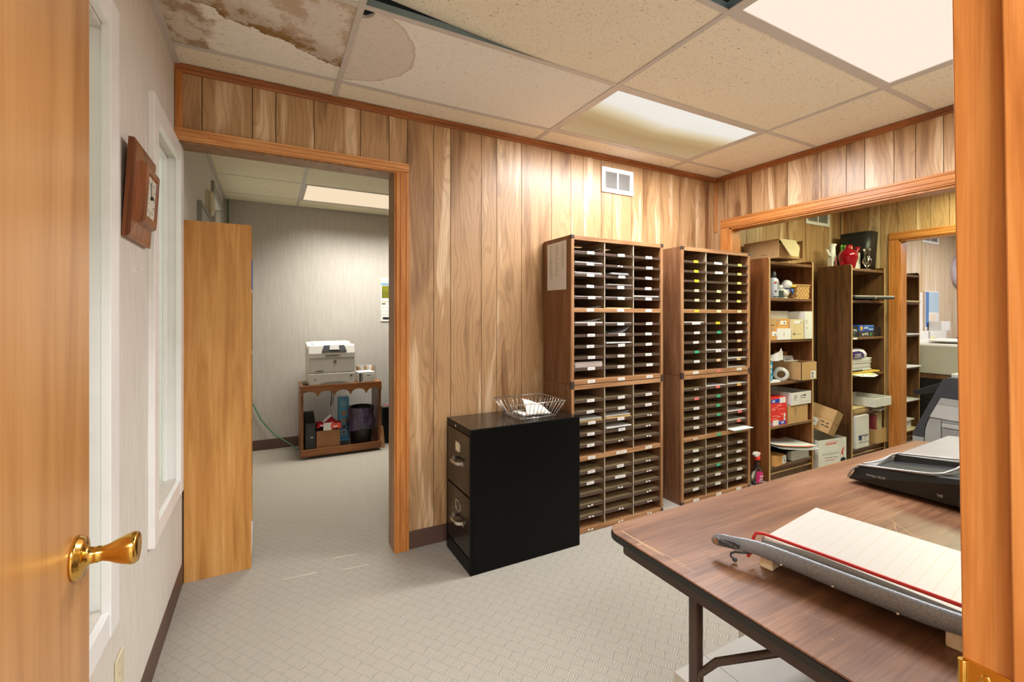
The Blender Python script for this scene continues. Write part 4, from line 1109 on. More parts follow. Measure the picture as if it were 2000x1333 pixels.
# ---- white cartons and a brown box under the table
def under_table():
    ob = MB((1.2, .62, 0)); ob.box(1.01, 1.325, .36, .915, 0, .30)
    ob.box(1.136, 1.138, .36, .916, .2995, .3004, 1).box(1.01, 1.325, .6, .6012, .2995, .3004, 1)
    tag(ob.build('carton', [M_BOXW, M_GREYINK], bevel=.003), 'long white flat-topped carton on the carpet under the table', 'box')
    ob = MB((1.39, .90, 0)); ob.box(1.330, 1.50, .862, .945, 0, .295)
    tag(ob.build('carton', M_BOXW, bevel=.003), 'smaller white carton behind the long white one under the table', 'box')
    t = thing('carton', 'brown cardboard box beside the white cartons under the table', 'box', (1.5, .55, 0))
    MB(t.location).box(1.335, 1.66, .46, .855, 0, .30).build('body', M_ORANGE, t, bevel=.003)
    mk = MB(t.location)
    x = 1.3345
    for a, b_, c, d in ((.50, .83, .3000, .3008), (.50, .504, .2, .3), (.826, .83, .2, .3), (.5, .83, .2, .204)): mk.box(x - .0008, x + .0004, a, b_, c, d)
    for a, b_, c, d in ((1.36, 1.62, .82, .826), (1.36, 1.366, .60, .82), (1.40, 1.58, .78, .784), (1.40, 1.404, .66, .78)): mk.box(a, b_, c, d, .2998, .3008)
    mk.build('printed_mark', M_INK, t)
under_table()

# ---------------------------------------------------------------- general box with printed marks on the face that looks at the room
def carton(name, label, cat, x0, x1, y0, y1, z0, z1, m, marks=(), rz=0.0, group=None, bevel=.002, mats=(), open_top=False, texts=(), sidemarks=()):
    c = ((x0 + x1) / 2, (y0 + y1) / 2, z0)
    b = MB(c); ml = [m, M_INK, M_PAPER] + list(mats)
    if open_top:
        w_ = .004
        b.box(x0, x1, y0, y0 + w_, z0, z1).box(x0, x1, y1 - w_, y1, z0, z1).box(x0, x0 + w_, y0 + w_, y1 - w_, z0, z1).box(x1 - w_, x1, y0 + w_, y1 - w_, z0, z1).box(x0, x1, y0, y1, z0, z0 + w_)
    else: b.box(x0, x1, y0, y1, z0, z1)
    for (a, b_, p, q, mi) in marks: b.box(x0 + a, x0 + b_, y0 - .0012, y0 + .001, z0 + p, z0 + q, mi)
    for (a, b_, p, q, mi) in sidemarks: b.box(x0 - .0012, x0 + .001, y1 - b_, y1 - a, z0 + p, z0 + q, mi)
    for (s_, size, a, p, mi, flip) in texts: b.text(s_, size, (x0 + a, y0 - .0018, z0 + p), '-y', mi, .0005, flip)
    o = b.build(name, ml, bevel=bevel, seg=1)
    o.rotation_euler.z = rz
    return tag(o, label, cat, group)
def lines(x0, x1, z0, z1, n, mi, seed=0):
    r = random.Random(seed); h = (z1 - z0) / n
    return [(x0, x0 + (x1 - x0) * r.uniform(.5, 1), z0 + h * (k + .25), z0 + h * (k + .7), mi) for k in range(n)]

# ---------------------------------------------------------------- bookcases in the right and far rooms
SHZ = (1.742, 1.453, 1.118, .777, .430, .118)
def bookcase(x0, x1, yf, yb, h, label, side_m, loc=None):
    t = thing('bookcase', label, 'bookcase', ((x0 + x1) / 2, yf, 0), 0, 'tall open wood-grain bookcases')
    o = t.location
    for a in (x0, x1 - .018):
        p = MB(o); r = .018
        pr = [(yb, 0), (yb, h), (yf + r, h)] + [(yf + r - r * math.sin(k * PI / 10), h - r + r * math.cos(k * PI / 10)) for k in range(1, 6)] + [(yf, 0)]
        p.prism(pr, 'x', a, a + .018); sp_ = p.build('side_panel', side_m, t)
        e_ = MB(o); rim = [(yf, 0), (yf, h - r)] + [(yf + r - r * math.cos(k * PI / 10), h - r + r * math.sin(k * PI / 10)) for k in range(1, 6)] + [(yb, h)]
        for (ya, za), (yb_, zb_) in zip(rim, rim[1:]):
            n = Vector((0, -(zb_ - za), (yb_ - ya))).normalized() * .0012
            e_.hexa([(a, ya, za), (a + .018, ya, za), (a + .018, yb_, zb_), (a, yb_, zb_), (a, ya + n.y, za + n.z), (a + .018, ya + n.y, za + n.z), (a + .018, yb_ + n.y, zb_ + n.z), (a, yb_ + n.y, zb_ + n.z)])
        e_.build('gold_edging', M_TEDGE, sp_)
    MB(o).box(x0 + .018, x1 - .018, yb - .005, yb, .0, h - .03).build('back_panel', M_WAL, t)
    for z in SHZ:
        s_ = MB(o).box(x0 + .018, x1 - .018, yf + .004, yb - .005, z - .020, z - .0005).build('shelf', M_WALX, t)
        MB(o).box(x0 + .018, x1 - .018, yf + .003, yf + .006, z - .0015, z + .0002).build('gold_edging', M_TEDGE, s_)
    MB(o).box(x0 + .018, x1 - .018, yf + .02, yf + .034, 0, SHZ[-1] - .022).build('kick_board', M_WAL2, t)
    MB(o).box(x0 + .018, x1 - .018, yf + .004, yf + .016, .055, .060).build('kick_strip', M_TEDGE, t)
    return t
BX0, BX1, BY0, BY1 = 3.472, 4.086, 2.200, 2.508
bookcase(BX0, BX1, BY0, BY1, 1.772, 'walnut bookcase full of boxes, beside the right-hand mail sorter stack', M_WAL)
CX0, CX1, CY0, CY1 = 4.595, 5.205, 2.152, 2.436
bookcase(CX0, CX1, CY0, CY1, 1.772, 'dark bookcase with a black bin and red pitcher on its top', M_WAL2)
FX0, FX1, FY0, FY1 = 5.50, 6.115, 2.220, 2.508
bookcase(FX0, FX1, FY0, FY1, 1.772, 'bookcase seen through the far doorway with papers on its shelves', M_WAL2)
IX0 = BX0 + .022

# top of first bookcase: long carton with an opened flap
def top_carton():
    t = thing('carton', 'long open brown carton lying on top of the walnut bookcase', 'box', (3.56, 2.175, 1.7735), math.radians(-5))
    b = MB(); L, D, Hh, w_ = .29, .32, .150, .004
    b.box(0, w_, 0, D, 0, Hh).box(L - w_, L, 0, D, 0, Hh).box(w_, L - w_, D - w_, D, 0, Hh).box(w_, L - w_, 0, D - w_, 0, w_).box(w_, L - w_, .02, .024, w_, Hh - .03)
    b.box(-.001, .0005, .10, .16, .03, .036, 1).box(-.001, .0005, .045, .055, .03, .038, 1)
    b.build('body', [M_KRAFT, M_KRAFTB], t)
    f = MB()
    f.face([(.0, -.001, Hh), (.19, -.004, Hh - .006), (.212, -.022, Hh - .070), (.168, -.04, .006), (.085, -.036, .014)], 0)
    o = f.build('flap', [M_KRAFTL], t); so = o.modifiers.new('thick', 'SOLIDIFY'); so.thickness = .003
    f = MB(); f.hexa([(.07, -.0175, Hh - .062), (.145, -.0185, Hh - .066), (.145, -.0165, Hh - .066), (.07, -.0155, Hh - .062), (.066, -.0105, Hh - .036), (.142, -.0115, Hh - .040), (.142, -.0095, Hh - .040), (.066, -.0085, Hh - .036)])
    f.build('shipping_label', M_PAPER, t)
    MB().sheet(lambda u, v: (.05 + .2 * u, .03 + .2 * v, Hh + .012 * math.sin(u * PI) - .003), 6, 4).build('liner', flat('green_liner', (46, 112, 84), .5), t)
top_carton()
# shelf 1
z = SHZ[1] + .0005
def spray_can():
    t = thing('bottle', 'tall white bottle with dark cap on the upper bookcase shelf', 'bottle', (3.605, 2.245, z))
    b = MB(t.location); b.lathe([(.040, 0), (.044, .004), (.044, .135), (.041, .150), (.030, .162), (.022, .166)], t.location, 'z', 24, 0, (1.1, .7)); b.build('body', flat('bottle_white', (206, 210, 216), .35), t)
    b = MB(t.location); b.lathe([(.019, .165), (.0185, .185), (.0145, .212), (.012, .215)], t.location, 'z', 18); b.build('cap', M_DKGREY, t)
    c = t.location
    for dx, dz, w_, h, m in ((-.02, .125, .02, .014, M_REDINK), (.012, .10, .022, .06, M_MIDGREY), (-.018, .055, .016, .01, M_NAVY), (-.005, .012, .075, .006, M_INK)):
        MB(c).box(c.x + dx - w_ / 2, c.x + dx + w_ / 2, c.y - .0325, c.y - .026, c.z + dz - h / 2, c.z + dz + h / 2).build('printed_label', m, t)
spray_can()
t = thing('bottle', 'small bottle with white cap beside the white duck', 'bottle', (3.682, 2.240, z)); c = t.location
b = MB(c); b.lathe([(.024, 0), (.026, .003), (.026, .064), (.022, .074)], c, 'z', 20); b.build('body', flat('small_bottle', (190, 196, 184), .35), t)
b = MB(c); b.lathe([(.021, .074), (.021, .100), (.017, .108)], c, 'z', 20); b.build('cap', M_PAPER, t)
b = MB(c)
for dz, h in ((.034, .058),): b.lathe([(.0264, dz - h / 2), (.0264, dz + h / 2)], c, 'z', 20, 0, cap=False)
b.build('printed_label', flat('dark_green_label', (52, 70, 58), .4), t)
def duck():
    t = thing('duck_figurine', 'white ceramic duck with yellow bill and navy bandana', 'figurine', (3.800, 2.285, z)); c = t.location
    b = MB(c)
    b.ball((c.x - .012, c.y + .01, c.z + .046), .052, 0, 24, (1.12, 1.15, .88)); b.ball((c.x + .012, c.y - .012, c.z + .062), .036, 0, 20, (1, 1, 1.1)); b.ball((c.x - .005, c.y + .06, c.z + .06), .022, 0, 14, (.7, 1.3, .8))
    b.lathe([(.040, 0), (.042, .012)], (c.x - .005, c.y + .005, c.z), 'z', 20)
    b.build('body', flat('duck_white', (226, 220, 206), .4), t)
    h = MB(c).ball((c.x + .018, c.y - .018, c.z + .116), .043, 0, 24, (1, 1, .96)); hd = h.build('head', flat('duck_head', (228, 222, 210), .4), t)
    k = MB(c); k.ball((c.x + .046, c.y - .056, c.z + .102), .019, 0, 14, (1.25, 1.1, .62)); k.ball((c.x + .060, c.y - .066, c.z + .103), .011, 0, 12, (1.2, 1, .45)); k.build('bill', flat('bill_yellow', (226, 186, 40), .4), hd)
    for dx, dy in ((.022, -.0585), (-.018, -.040)): MB(c).ball((c.x + .018 + dx * .3, c.y + dy, c.z + .128), .0045, 0, 10).build('eye', M_INK, hd)
    bd = MB(c)
    bd.lathe([(.036, .074), (.041, .080), (.037, .088)], (c.x + .012, c.y - .008, c.z), 'z', 24, 0, cap=False)
    bd.prism([(c.x - .012, c.z + .084), (c.x + .055, c.z + .080), (c.x + .036, c.z + .030)], 'y', c.y - .062, c.y - .056)
    bd.build('bandana', M_NAVY, t)
    MB(c).ball((c.x + .024, c.y - .063, c.z + .068), .013, 0, 14, (1, .4, 1)).build('pendant', flat('glossy_blue', (60, 130, 200), .12), t)
duck()
def basket():
    t = thing('wicker_basket', 'small woven wicker basket with hoop handle on the upper shelf', 'basket', (3.966, 2.272, z)); c = t.location
    wv = MB(c); hw, hd, hh = .092, .060, .115
    def wall(p0, p1, n, seed):
        rr = 6
        for r in range(rr):
            z0, z1 = c.z + hh * r / rr, c.z + hh * (r + 1) / rr
            for k in range(n):
                a, b_ = k / n, (k + 1) / n
                k0 = .93 + .07 * r / rr
                P = lambda u, off: Vector((c.x, c.y, 0)) + ((Vector(p0) * (1 - u) + Vector(p1) * u)) * k0 * (1 + off)
                off = .06 if (r + k) % 2 else .0
                q = [P(a, 0), P((a + b_) / 2, off), P(b_, 0)]
                for s0, s1 in ((q[0], q[1]), (q[1], q[2])): wv.face([(s0.x, s0.y, z0), (s1.x, s1.y, z0), (s1.x, s1.y, z1 - .001), (s0.x, s0.y, z1 - .001)], (r + k) % 2)
    C4 = [(-hw, -hd, 0), (hw, -hd, 0), (hw, hd, 0), (-hw, hd, 0)]
    for k, n in enumerate((8, 5, 8, 5)): wall(C4[k], C4[(k + 1) % 4], n, k)
    wv.box(c.x - hw * .92, c.x + hw * .92, c.y - hd * .92, c.y + hd * .92, c.z, c.z + .003, 1)
    wv.build('woven_body', [flat('wicker_light', (214, 170, 104), .6), flat('wicker_dark', (176, 124, 68), .6)], t, recalc=False)
    rm = MB(c); rm.tube([(c.x + x * 1.02, c.y + y * 1.02, c.z + hh) for x, y, _ in C4], .006, 8, closed=True); rm.build('rim', flat('wicker_rim', (200, 154, 92), .6), t)
    hn = MB(c); hn.tube([(c.x - .02 + .048 * math.cos(a), c.y + .03, c.z + hh + .032 * math.sin(a)) for a in [PI * k / 10 for k in range(11)]], .004, 8); hn.build('handle', flat('wicker_handle', (150, 92, 54), .6), t)
basket()
# shelf 2
z = SHZ[2] + .0005
carton('carton', 'long white carton lying at the back of the second bookcase shelf', 'box', 3.498, 3.950, 2.33, 2.49, z, z + .235, M_BOXW)
carton('carton', 'narrow white upright carton at the right end of the second shelf', 'box', 3.954, 4.066, 2.196, 2.47, z, z + .230, M_BOXW, [(.025, .03, .08, .10, 1), (.025, .03, .13, .16, 1)])
carton('carton', 'orange-brown carton on top of the white box on the second shelf', 'box', 3.600, 3.765, 2.215, 2.325, z + .0895, z + .172, M_ORANGE, [(.045, .125, .032, .062, 2), (.09, .106, .038, .054, 1), (.012, .03, .06, .075, 3)], mats=[flat('pale_blue_mark', (120, 160, 200), .5)])
carton('carton', 'small orange-brown carton at the left end of the second shelf', 'box', 3.496, 3.580, 2.204, 2.32, z, z + .108, M_ORANGE, [(.022, .084, .032, .066, 2), (.055, .070, .036, .05, 1), (.018, .032, .082, .096, 3)], mats=[flat('pale_blue_mark_b', (110, 140, 190), .5)])
carton('carton', 'brown carton behind and above the small orange one on the second shelf', 'box', 3.498, 3.594, 2.215, 2.32, z + .1085, z + .172, M_KRAFT, [(.01, .07, .006, .012, 1)])
carton('carton', 'plain white box beneath the orange-brown carton on the second shelf', 'box', 3.585, 3.764, 2.198, 2.32, z, z + .089, M_PAPER, [(.075, .09, .03, .06, 3)], mats=[M_LTGREY])
carton('carton', 'pale cream carton with black bars on the second shelf', 'box', 3.772, 3.938, 2.196, 2.325, z, z + .165, M_KRAFTL, [(.015, .046, .046, .052, 1), (.015, .046, .036, .042, 1), (.058, .135, .040, .045, 3), (.03, .14, .128, .152, 2), (.118, .132, .133, .146, 1)], mats=[M_GREYINK])
# shelf 3
z = SHZ[3] + .0005
carton('paper_pad', 'white pad of paper at the left end of the third shelf', 'paper', 3.497, 3.625, 2.200, 2.36, z, z + .018, M_PAPER)
carton('tissue_box', 'blue carton with white diamonds at the left of the third shelf', 'box', 3.497, 3.527, 2.205, 2.33, z + .0185, z + .165, flat('cyan_card', (30, 150, 204), .5), [(.002, .02, .10, .125, 2), (.004, .018, .06, .085, 2), (.01, .03, .012, .04, 3)], mats=[flat('light_cyan', (120, 200, 220), .5)])
def paper_bag():
    c = Vector((3.572, 2.235, z + .166)); b = MB(c)
    def f(u, v): 
        return (c.x - .06 + .13 * u + .03 * v, c.y - .03 + .10 * v * (1 - u) + .012 * math.sin(7 * u), c.z + .012 + (.10 * u * (1 - .3 * v)) + .010 * math.sin(9 * v + 4 * u))
    b.sheet(f, 10, 8)
    b.sheet(lambda u, v: (f(u, 0)[0], f(u, 0)[1] + .004 * v, f(u, 0)[2] * (1 - v) + (c.z + .001 + .01 * u) * v), 10, 3)
    b.sheet(lambda u, v: (f(u, 1)[0], f(u, 1)[1] - .004 * v, f(u, 1)[2] * (1 - v) + (c.z + .001 + .01 * u) * v), 10, 3)
    tag(b.build('paper_bag', M_PAPER), 'crumpled white paper bag above the blue carton on the third shelf', 'bag')
paper_bag()
t = thing('tape_roll', 'wide white roll of tape standing on the third shelf', 'tape', (3.70, 2.245, z + .0005), math.radians(-52)); r_, hw = .056, .036
b = MB(); b.lathe([(.034, -hw), (r_, -hw), (r_, hw), (.034, hw)], (0, 0, r_), 'y', 36, 0, cap=False); b.build('tape_winding', flat('tape_white', (208, 204, 190), .4), t)
b = MB(); b.lathe([(.034, -hw - .001), (.031, -hw - .001), (.031, hw), (.034, hw)], (0, 0, r_), 'y', 36, 0, cap=False); b.build('core', flat('tape_core', (198, 192, 184), .6), t)
def open_kraft():
    t = thing('carton', 'open brown carton with a shipping label on the third shelf', 'box', (3.955, 2.295, z)); c = (0, 0, 0)
    x0, x1, y0, y1, h, w_ = -.112, .110, -.135, .125, .150, .004
    b = MB(); b.box(x0, x1, y0, y0 + w_, 0, h).box(x0, x1, y1 - w_, y1, 0, h).box(x0, x0 + w_, y0, y1, 0, h).box(x1 - w_, x1, y0, y1, 0, h).box(x0, x1, y0, y1, 0, w_)
    b.build('body', M_KRAFT, t)
    MB().hexa([(x0, y1 - .006, h), (x1, y1 - .006, h), (x1, y1 - .002, h), (x0, y1 - .002, h), (x0 + .02, y1 - .03, h + .075), (x1 - .03, y1 - .03, h + .07), (x1 - .03, y1 - .026, h + .07), (x0 + .02, y1 - .026, h + .075)]).build('flap', M_KRAFT, t)
    b = MB(); b.box(x1 - .09, x1 - .02, y0 - .001, y0 + .001, .012, .075, 0)
    for q in lines(x1 - .083, x1 - .03, .02, .07, 4, 1, 4): b.box(q[0], q[1], y0 - .0018, y0, q[2], q[3], 1)
    b.build('shipping_label', [M_PAPER, M_INK], t)
open_kraft()
b = MB((3.95, 2.34, z + .12)); b.rbox((3.955, 2.335, z + .165), .14, .006, .055, Matrix.Rotation(-.35, 4, 'X') @ Matrix.Rotation(.05, 4, 'Y')).rbox((3.955, 2.300, z + .140), .14, .006, .028, Matrix.Rotation(.5, 4, 'X'), 0).box(3.90, 3.97, 2.320, 2.3225, z + .160, z + .172, 1)
tag(b.build('folder_card', [M_PAPER, M_LTGREY]), 'folded white card standing out of the open brown carton', 'card')
# shelf 4
z = SHZ[4] + .0005
def ream_box(zz, flip, label):
    h = .112
    mk = [(.118, .200, .006 if not flip else .066, .040 if not flip else .108, 2), (.02, .10, .05, .056, 4), (.11, .16, .052, .060, 4), (.02, .07, .066, .07, 4)]
    if not flip: mk = [(.035, .110, .004, .046, 2), (.110, .205, .006, .034, 3), (.180, .200, .036, .092, 2), (.02, .09, .055, .060, 4), (.09, .135, .066, .074, 4), (.03, .10, .078, .082, 4), (.14, .17, .085, .092, 4), (.185, .195, .055, .066, 1)]
    else: mk = [(.012, .125, .072, .102, 3), (.125, .205, .066, .110, 2), (.02, .10, .03, .034, 4), (.09, .15, .045, .052, 4), (.02, .07, .014, .022, 4), (.10, .19, .016, .019, 4)]
    tx = [('500', .026, .045 if flip else .160, .087 if flip else .020, 2, flip)]
    if not flip: mk.append((.0, .024, .006, .034, 3)); tx.append(('0', .024, .013, .02, 2, False))
    return carton('paper_box', label, 'box', 3.497, 3.715, 2.206, 2.46, zz, zz + h, M_RED, mk, mats=[M_BLUE, flat('pale_red_print', (240, 150, 130), .5)], texts=tx)
ream_box(z, False, 'red box with 500 upright in white on a blue band, fourth shelf')
ream_box(z + .1125, True, 'red box printed 500 upside down, stacked on the other red box')
carton('carton', 'plain brown carton beside the two red boxes on the fourth shelf', 'box', 3.738, 4.015, 2.206, 2.45, z, z + .142, M_KRAFT, [(.09, .094, .085, .125, 1), (.10, .104, .06, .09, 1), (.11, .125, .10, .106, 1)])
carton('carton', 'white open tray box with handwriting on top of the plain brown carton', 'box', 3.775, 4.050, 2.198, 2.49, z + .1425, z + .248, M_BOXW, lines(.03, .08, .04, .09, 3, 3, 1) + lines(.12, .20, .05, .085, 2, 3, 2) + [(.11, .28, .025, .027, 3), (.16, .20, .072, .082, 1)], open_top=True, mats=[M_GREYINK])
# bottom shelf
z = SHZ[5] + .0005
carton('carton', 'small orange-brown carton with white end label on the bottom shelf', 'box', 3.515, 3.672, 2.185, 2.34, z, z + .075, M_ORANGE, [(.105, .168, .008, .070, 2), (.13, .15, .02, .035, 1), (.112, .13, .05, .06, 3)], rz=math.radians(5), mats=[M_NAVY])
def binders():
    t = thing('binder_stack', 'stack of thick papers in a black binder on the bottom shelf', 'binder', (3.90, 2.34, z)); c = t.location
    MB(c).box(3.735, 4.04, 2.212, 2.46, z, z + .004).build('bottom_cover', M_BLKP, t)
    b = MB(c); r = random.Random(2)
    for k in range(14): b.box(3.78 + r.uniform(-.006, .006), 4.03 + r.uniform(-.012, .008), 2.208 + r.uniform(-.006, .006), 2.45, z + .004 + k * .0052, z + .0088 + k * .0052)
    b.build('paper_block', M_PAPER, t)
    b = MB(c); b.box(3.735, 4.0, 2.215, 2.46, z + .078, z + .082).box(3.735, 3.745, 2.215, 2.46, z, z + .082); b.build('top_cover', M_BLKP, t)
    return t
binders()
b = MB((3.80, 2.32, z + .09))
def fl_(dz, dx, dy):
    def f(u, v): return (3.515 + .53 * u + dx * .6, 2.165 + .27 * v + dy - .02 * u, z + .176 + dz - .068 * min(1, u * 1.25) ** .8 + .012 * v)
    return f
rr = random.Random(5)
for k in range(6): b.sheet(fl_(-.004 * k, rr.uniform(-.012, .012), rr.uniform(-.015, .01)), 10, 2, 0)
b.sheet(lambda u, v: tuple(Vector(fl_(.003, 0, 0)(u * .9, v * .09)) + Vector((0, 0, .0005))), 10, 1, 1); b.sheet(lambda u, v: tuple(Vector(fl_(.003, 0, 0)(u * .9, .9 + v * .09)) + Vector((0, 0, .0005))), 10, 1, 1)
tag(b.build('paper_stack', [M_PAPER, flat('orange_border', (226, 128, 84), .6)], recalc=False), 'fanned white sheets with orange borders sliding off the bottom shelf', 'papers')

# ---- spray bottle on the floor
def spray_bottle():
    t = thing('spray_bottle', 'clear spray bottle with red trigger and pink label on the carpet', 'spray bottle', (3.362, 2.225, 0)); c = t.location
    b = MB(c); b.lathe([(.046, 0), (.050, .006), (.050, .060), (.047, .090), (.036, .118), (.024, .138), (.019, .150), (.0185, .188)], c, 'z', 28, 0, (1, .72)); 
    b.build('body', M_CLEAR, t)
    b = MB(c); b.lathe([(.0455, .003), (.0485, .008), (.0485, .030), (.0, .0301)], c, 'z', 28, 0, (1, .72)); b.build('liquid', flat('dark_liquid', (70, 56, 66), .1), t)
    lb = MB(c)
    lb.sheet(lambda u, v: (c.x + .0506 * math.cos(-PI / 2 - .95 + 1.45 * u), c.y + .0366 * math.sin(-PI / 2 - .95 + 1.45 * u), c.z + .022 + .090 * v * (1 - .45 * abs(u - .35) ** 1.5)), 12, 6, 0)
    lb.box(c.x - .026, c.x + .004, c.y - .040, c.y - .0375, .030, .052, 1).box(c.x - .020, c.x - .004, c.y - .0408, c.y - .0395, .034, .048, 2)
    lb.text('lime', .026, (c.x - .006, c.y - .0405, .072), '-y', 1, .0004)
    lb.build('pink_label', [flat('magenta_label', (206, 24, 110), .4), M_PAPER, M_INK], t)
    h = MB(c); h.prism([(c.x - .046, .236), (c.x - .028, .252), (c.x + .012, .248), (c.x + .026, .236), (c.x + .016, .222), (c.x - .012, .216), (c.x - .024, .214), (c.x - .032, .222)], 'y', c.y - .013, c.y + .013); h.build('spray_head', M_PAPER, t, bevel=.003)
    k = MB(c); k.lathe([(.021, .188), (.022, .192), (.022, .208), (.018, .216)], c, 'z', 20); k.build('collar', M_RED, t)
    g_ = MB(c); g_.prism([(c.x + .014, .246), (c.x + .036, .244), (c.x + .040, .234), (c.x + .030, .228), (c.x + .030, .206), (c.x + .036, .192), (c.x + .028, .189), (c.x + .020, .206), (c.x + .018, .226)], 'y', c.y - .007, c.y + .007); g_.build('trigger', M_RED, t, bevel=.002)
spray_bottle()

# ---- between the bookcases: white storage box with a tilted brown carton in it
def storage_box():
    ang = math.radians(-7)
    t = thing('storage_box', 'white cardboard storage box with red marks on the carpet between the bookcases', 'box', (4.315, 2.318, 0), ang)
    x0, x1, y0, y1, h, w_ = -.178, .178, -.165, .165, .248, .005
    b = MB(); b.box(x0, x1, y0, y0 + w_, 0, h, 0).box(x0, x1, y1 - w_, y1, 0, h, 0).box(x0, x0 + w_, y0 + w_, y1 - w_, 0, h, 0).box(x1 - w_, x1, y0 + w_, y1 - w_, 0, h, 0).box(x0, x1, y0, y1, 0, w_, 0)
    b.build('body', M_BOXW, t, bevel=.0015)
    p = MB(); yf = y0 - .0008
    p.box(-.09, .05, yf, y0, .205, .213, 0).box(-.07, .07, yf, y0, .222, .225, 0).box(-.10, .03, yf, y0, .068, .072, 0).box(-.10, -.01, yf, y0, .09, .096, 1).box(.0, .06, yf, y0, .088, .094, 1).box(-.13, .08, yf, y0, .118, .135, 2)
    p.prism([(.105, .115), (.13, .16), (.148, .168), (.133, .12), (.14, .095), (.13, .098)], 'y', yf, y0, 0)
    p.lathe([(.034, yf - y0), (.034, 0)], (.135, y0, .055), 'y', 20, 3, (1, .7))
    p.box(x0 - .0008, x0, -.10, .06, .008, .085, 3).prism([(.10, .10), (.02, .09), (-.06, .094), (-.09, .104), (-.05, .112), (.02, .11)], 'x', x0 - .0008, x0, 0).box(x0 - .0008, x0, -.125, -.123, .0, .17, 2).box(x0 - .0008, x0, -.125, .10, .168, .17, 2)
    p.box(x0 - .0014, x0 - .0006, -.075, .03, .04, .05, 4)
    p.build('printed_mark', [M_REDINK, M_GREYINK, M_LTGREY, M_DKGREY, M_PAPER], t)
    hh = MB(); hh.lathe([(.030, y0 - .0014), (.030, y0 + .0002)], (.13, 0, .055), 'y', 20, 0, (1, .62)); hh.build('hand_hole', M_DARK, t)
storage_box()
b = MB((4.25, 2.28, .20))
b.sheet(lambda u, v: (4.150 + .26 * u, 2.19 + .15 * v, .180 + .030 * (1 - u) + .016 * math.sin(9 * u + 3 * v) + .010 * math.sin(14 * v) - .02 * v), 14, 10)
tag(b.build('plastic_bag', flat('black_bag', (22, 22, 24), .22)), 'shiny black plastic bag stuffed in the white storage box', 'bag')
def tilted_carton():
    t = thing('carton', 'tilted brown carton with a white label sticking out of the storage box', 'box', (4.305, 2.300, .415))
    R = Matrix.Rotation(math.radians(-80), 4, 'Z') @ Matrix.Rotation(math.radians(15), 4, 'Y') @ Matrix.Rotation(math.radians(-18), 4, 'X')
    R0 = R.to_3x3(); L, D, Hh = .32, .21, .215
    b = MB(); b.rbox((0, 0, 0), L, D, Hh, R, 0)
    b.rbox(R0 @ Vector((L / 2 + .0006, 0, .0)), .001, D, .002, R, 2).rbox(R0 @ Vector((0, -D / 2 - .0004, .012)), L, .0006, .0015, R, 2).rbox(R0 @ Vector((L / 2 + .0004, -D / 2 + .003, .06)), .001, .003, .09, R, 1)
    b.build('body', [M_KRAFT, M_INK, M_KRAFTB], t)
    b = MB(); b.rbox(R0 @ Vector((.0, -D / 2 - .0008, -.045)), .115, .001, .068, R, 0)
    for k in range(3): b.rbox(R0 @ Vector((.0 + .01 * (k % 2), -D / 2 - .0016, -.035 - .013 * k)), .06, .0006, .006 if k == 1 else .003, R, 1)
    b.build('shipping_label', [M_PAPER, M_INK], t)
    b = MB()
    for k, (dx, dz, ww) in enumerate(((.090, -.022, .025), (.128, -.025, .022), (.098, -.05, .02), (.130, -.052, .03))): b.rbox(R0 @ Vector((dx, -D / 2 - .0008, dz)), ww, .0006, .009, R, 0)
    b.build('handwriting', M_INK, t)
tilted_carton()

# ---- second bookcase contents
z = 1.7425
def waste_bin():
    t = thing('waste_bin', 'tall black rectangular waste bin on top of the dark bookcase', 'bin', (5.09, 2.32, z)); c = t.location
    def ring(k): 
        a = .86 + .14 * k; return [(c.x + x * a, c.y + y * a) for x, y in rrect(-.10, .10, -.135, .135, .05, 5)]
    b = MB(c); n = len(ring(0)); hgt = .375
    R = [[b.bm.verts.new(Vector((p[0], p[1], z + hgt * k)) - b.o) for p in ring(k)] for k in (0, .5, 1)]
    I = [[b.bm.verts.new(Vector(((p[0] - c.x) * .96 + c.x, (p[1] - c.y) * .97 + c.y, z + max(.006, hgt * k))) - b.o) for p in ring(k)] for k in (1, 0)]
    S_ = R + I
    for A, B in zip(S_, S_[1:]):
        for k in range(n):
            f = b.bm.faces.new([A[k], A[(k + 1) % n], B[(k + 1) % n], B[k]]); f.smooth = True
    b.bm.faces.new(R[0][::-1]); b.bm.faces.new(I[1])
    b.build('body', M_BLKP, t)
waste_bin()
def red_pitcher():
    t = thing('pitcher', 'ruby red glass pitcher with a spout on the dark bookcase top', 'pitcher', (4.715, 2.235, z)); c = t.location
    b = MB(c); b.lathe([(.048, 0), (.052, .004), (.062, .05), (.074, .10), (.076, .125), (.064, .155), (.040, .178), (.022, .19), (.020, .205), (.027, .215)], c, 'z', 28); b.build('body', M_REDG, t)
    s_ = MB(c); s_.tube([(c.x + .05, c.y - .012, z + .10), (c.x + .085, c.y - .02, z + .135), (c.x + .105, c.y - .025, z + .175), (c.x + .112, c.y - .028, z + .205)], [.022, .018, .014, .022], 14); s_.build('spout', M_REDG, t)
red_pitcher()
t = thing('flower_stem', 'artificial flower stems with a red bloom behind the red pitcher', 'flowers', (4.80, 2.30, z)); c = t.location
b = MB(c); b.tube([(c.x + .0, c.y, z), (c.x + .02, c.y, z + .16), (c.x + .05, c.y, z + .215)], .003, 6).tube([(c.x + .0, c.y, z), (c.x - .01, c.y, z + .2), (c.x - .05, c.y - .01, z + .225)], .003, 6); b.build('stem', flat('stem_green', (84, 140, 50), .5), t)
b = MB(c)
for k in range(9): b.ball((c.x - .01 + .03 * math.cos(k * 2.1), c.y + .02 * math.sin(k * 1.7), z + .165 + .007 * k), .017, 0, 8, (1, .5, 1.4))
b.build('leaf', flat('leaf_green', (104, 168, 60), .5), t)
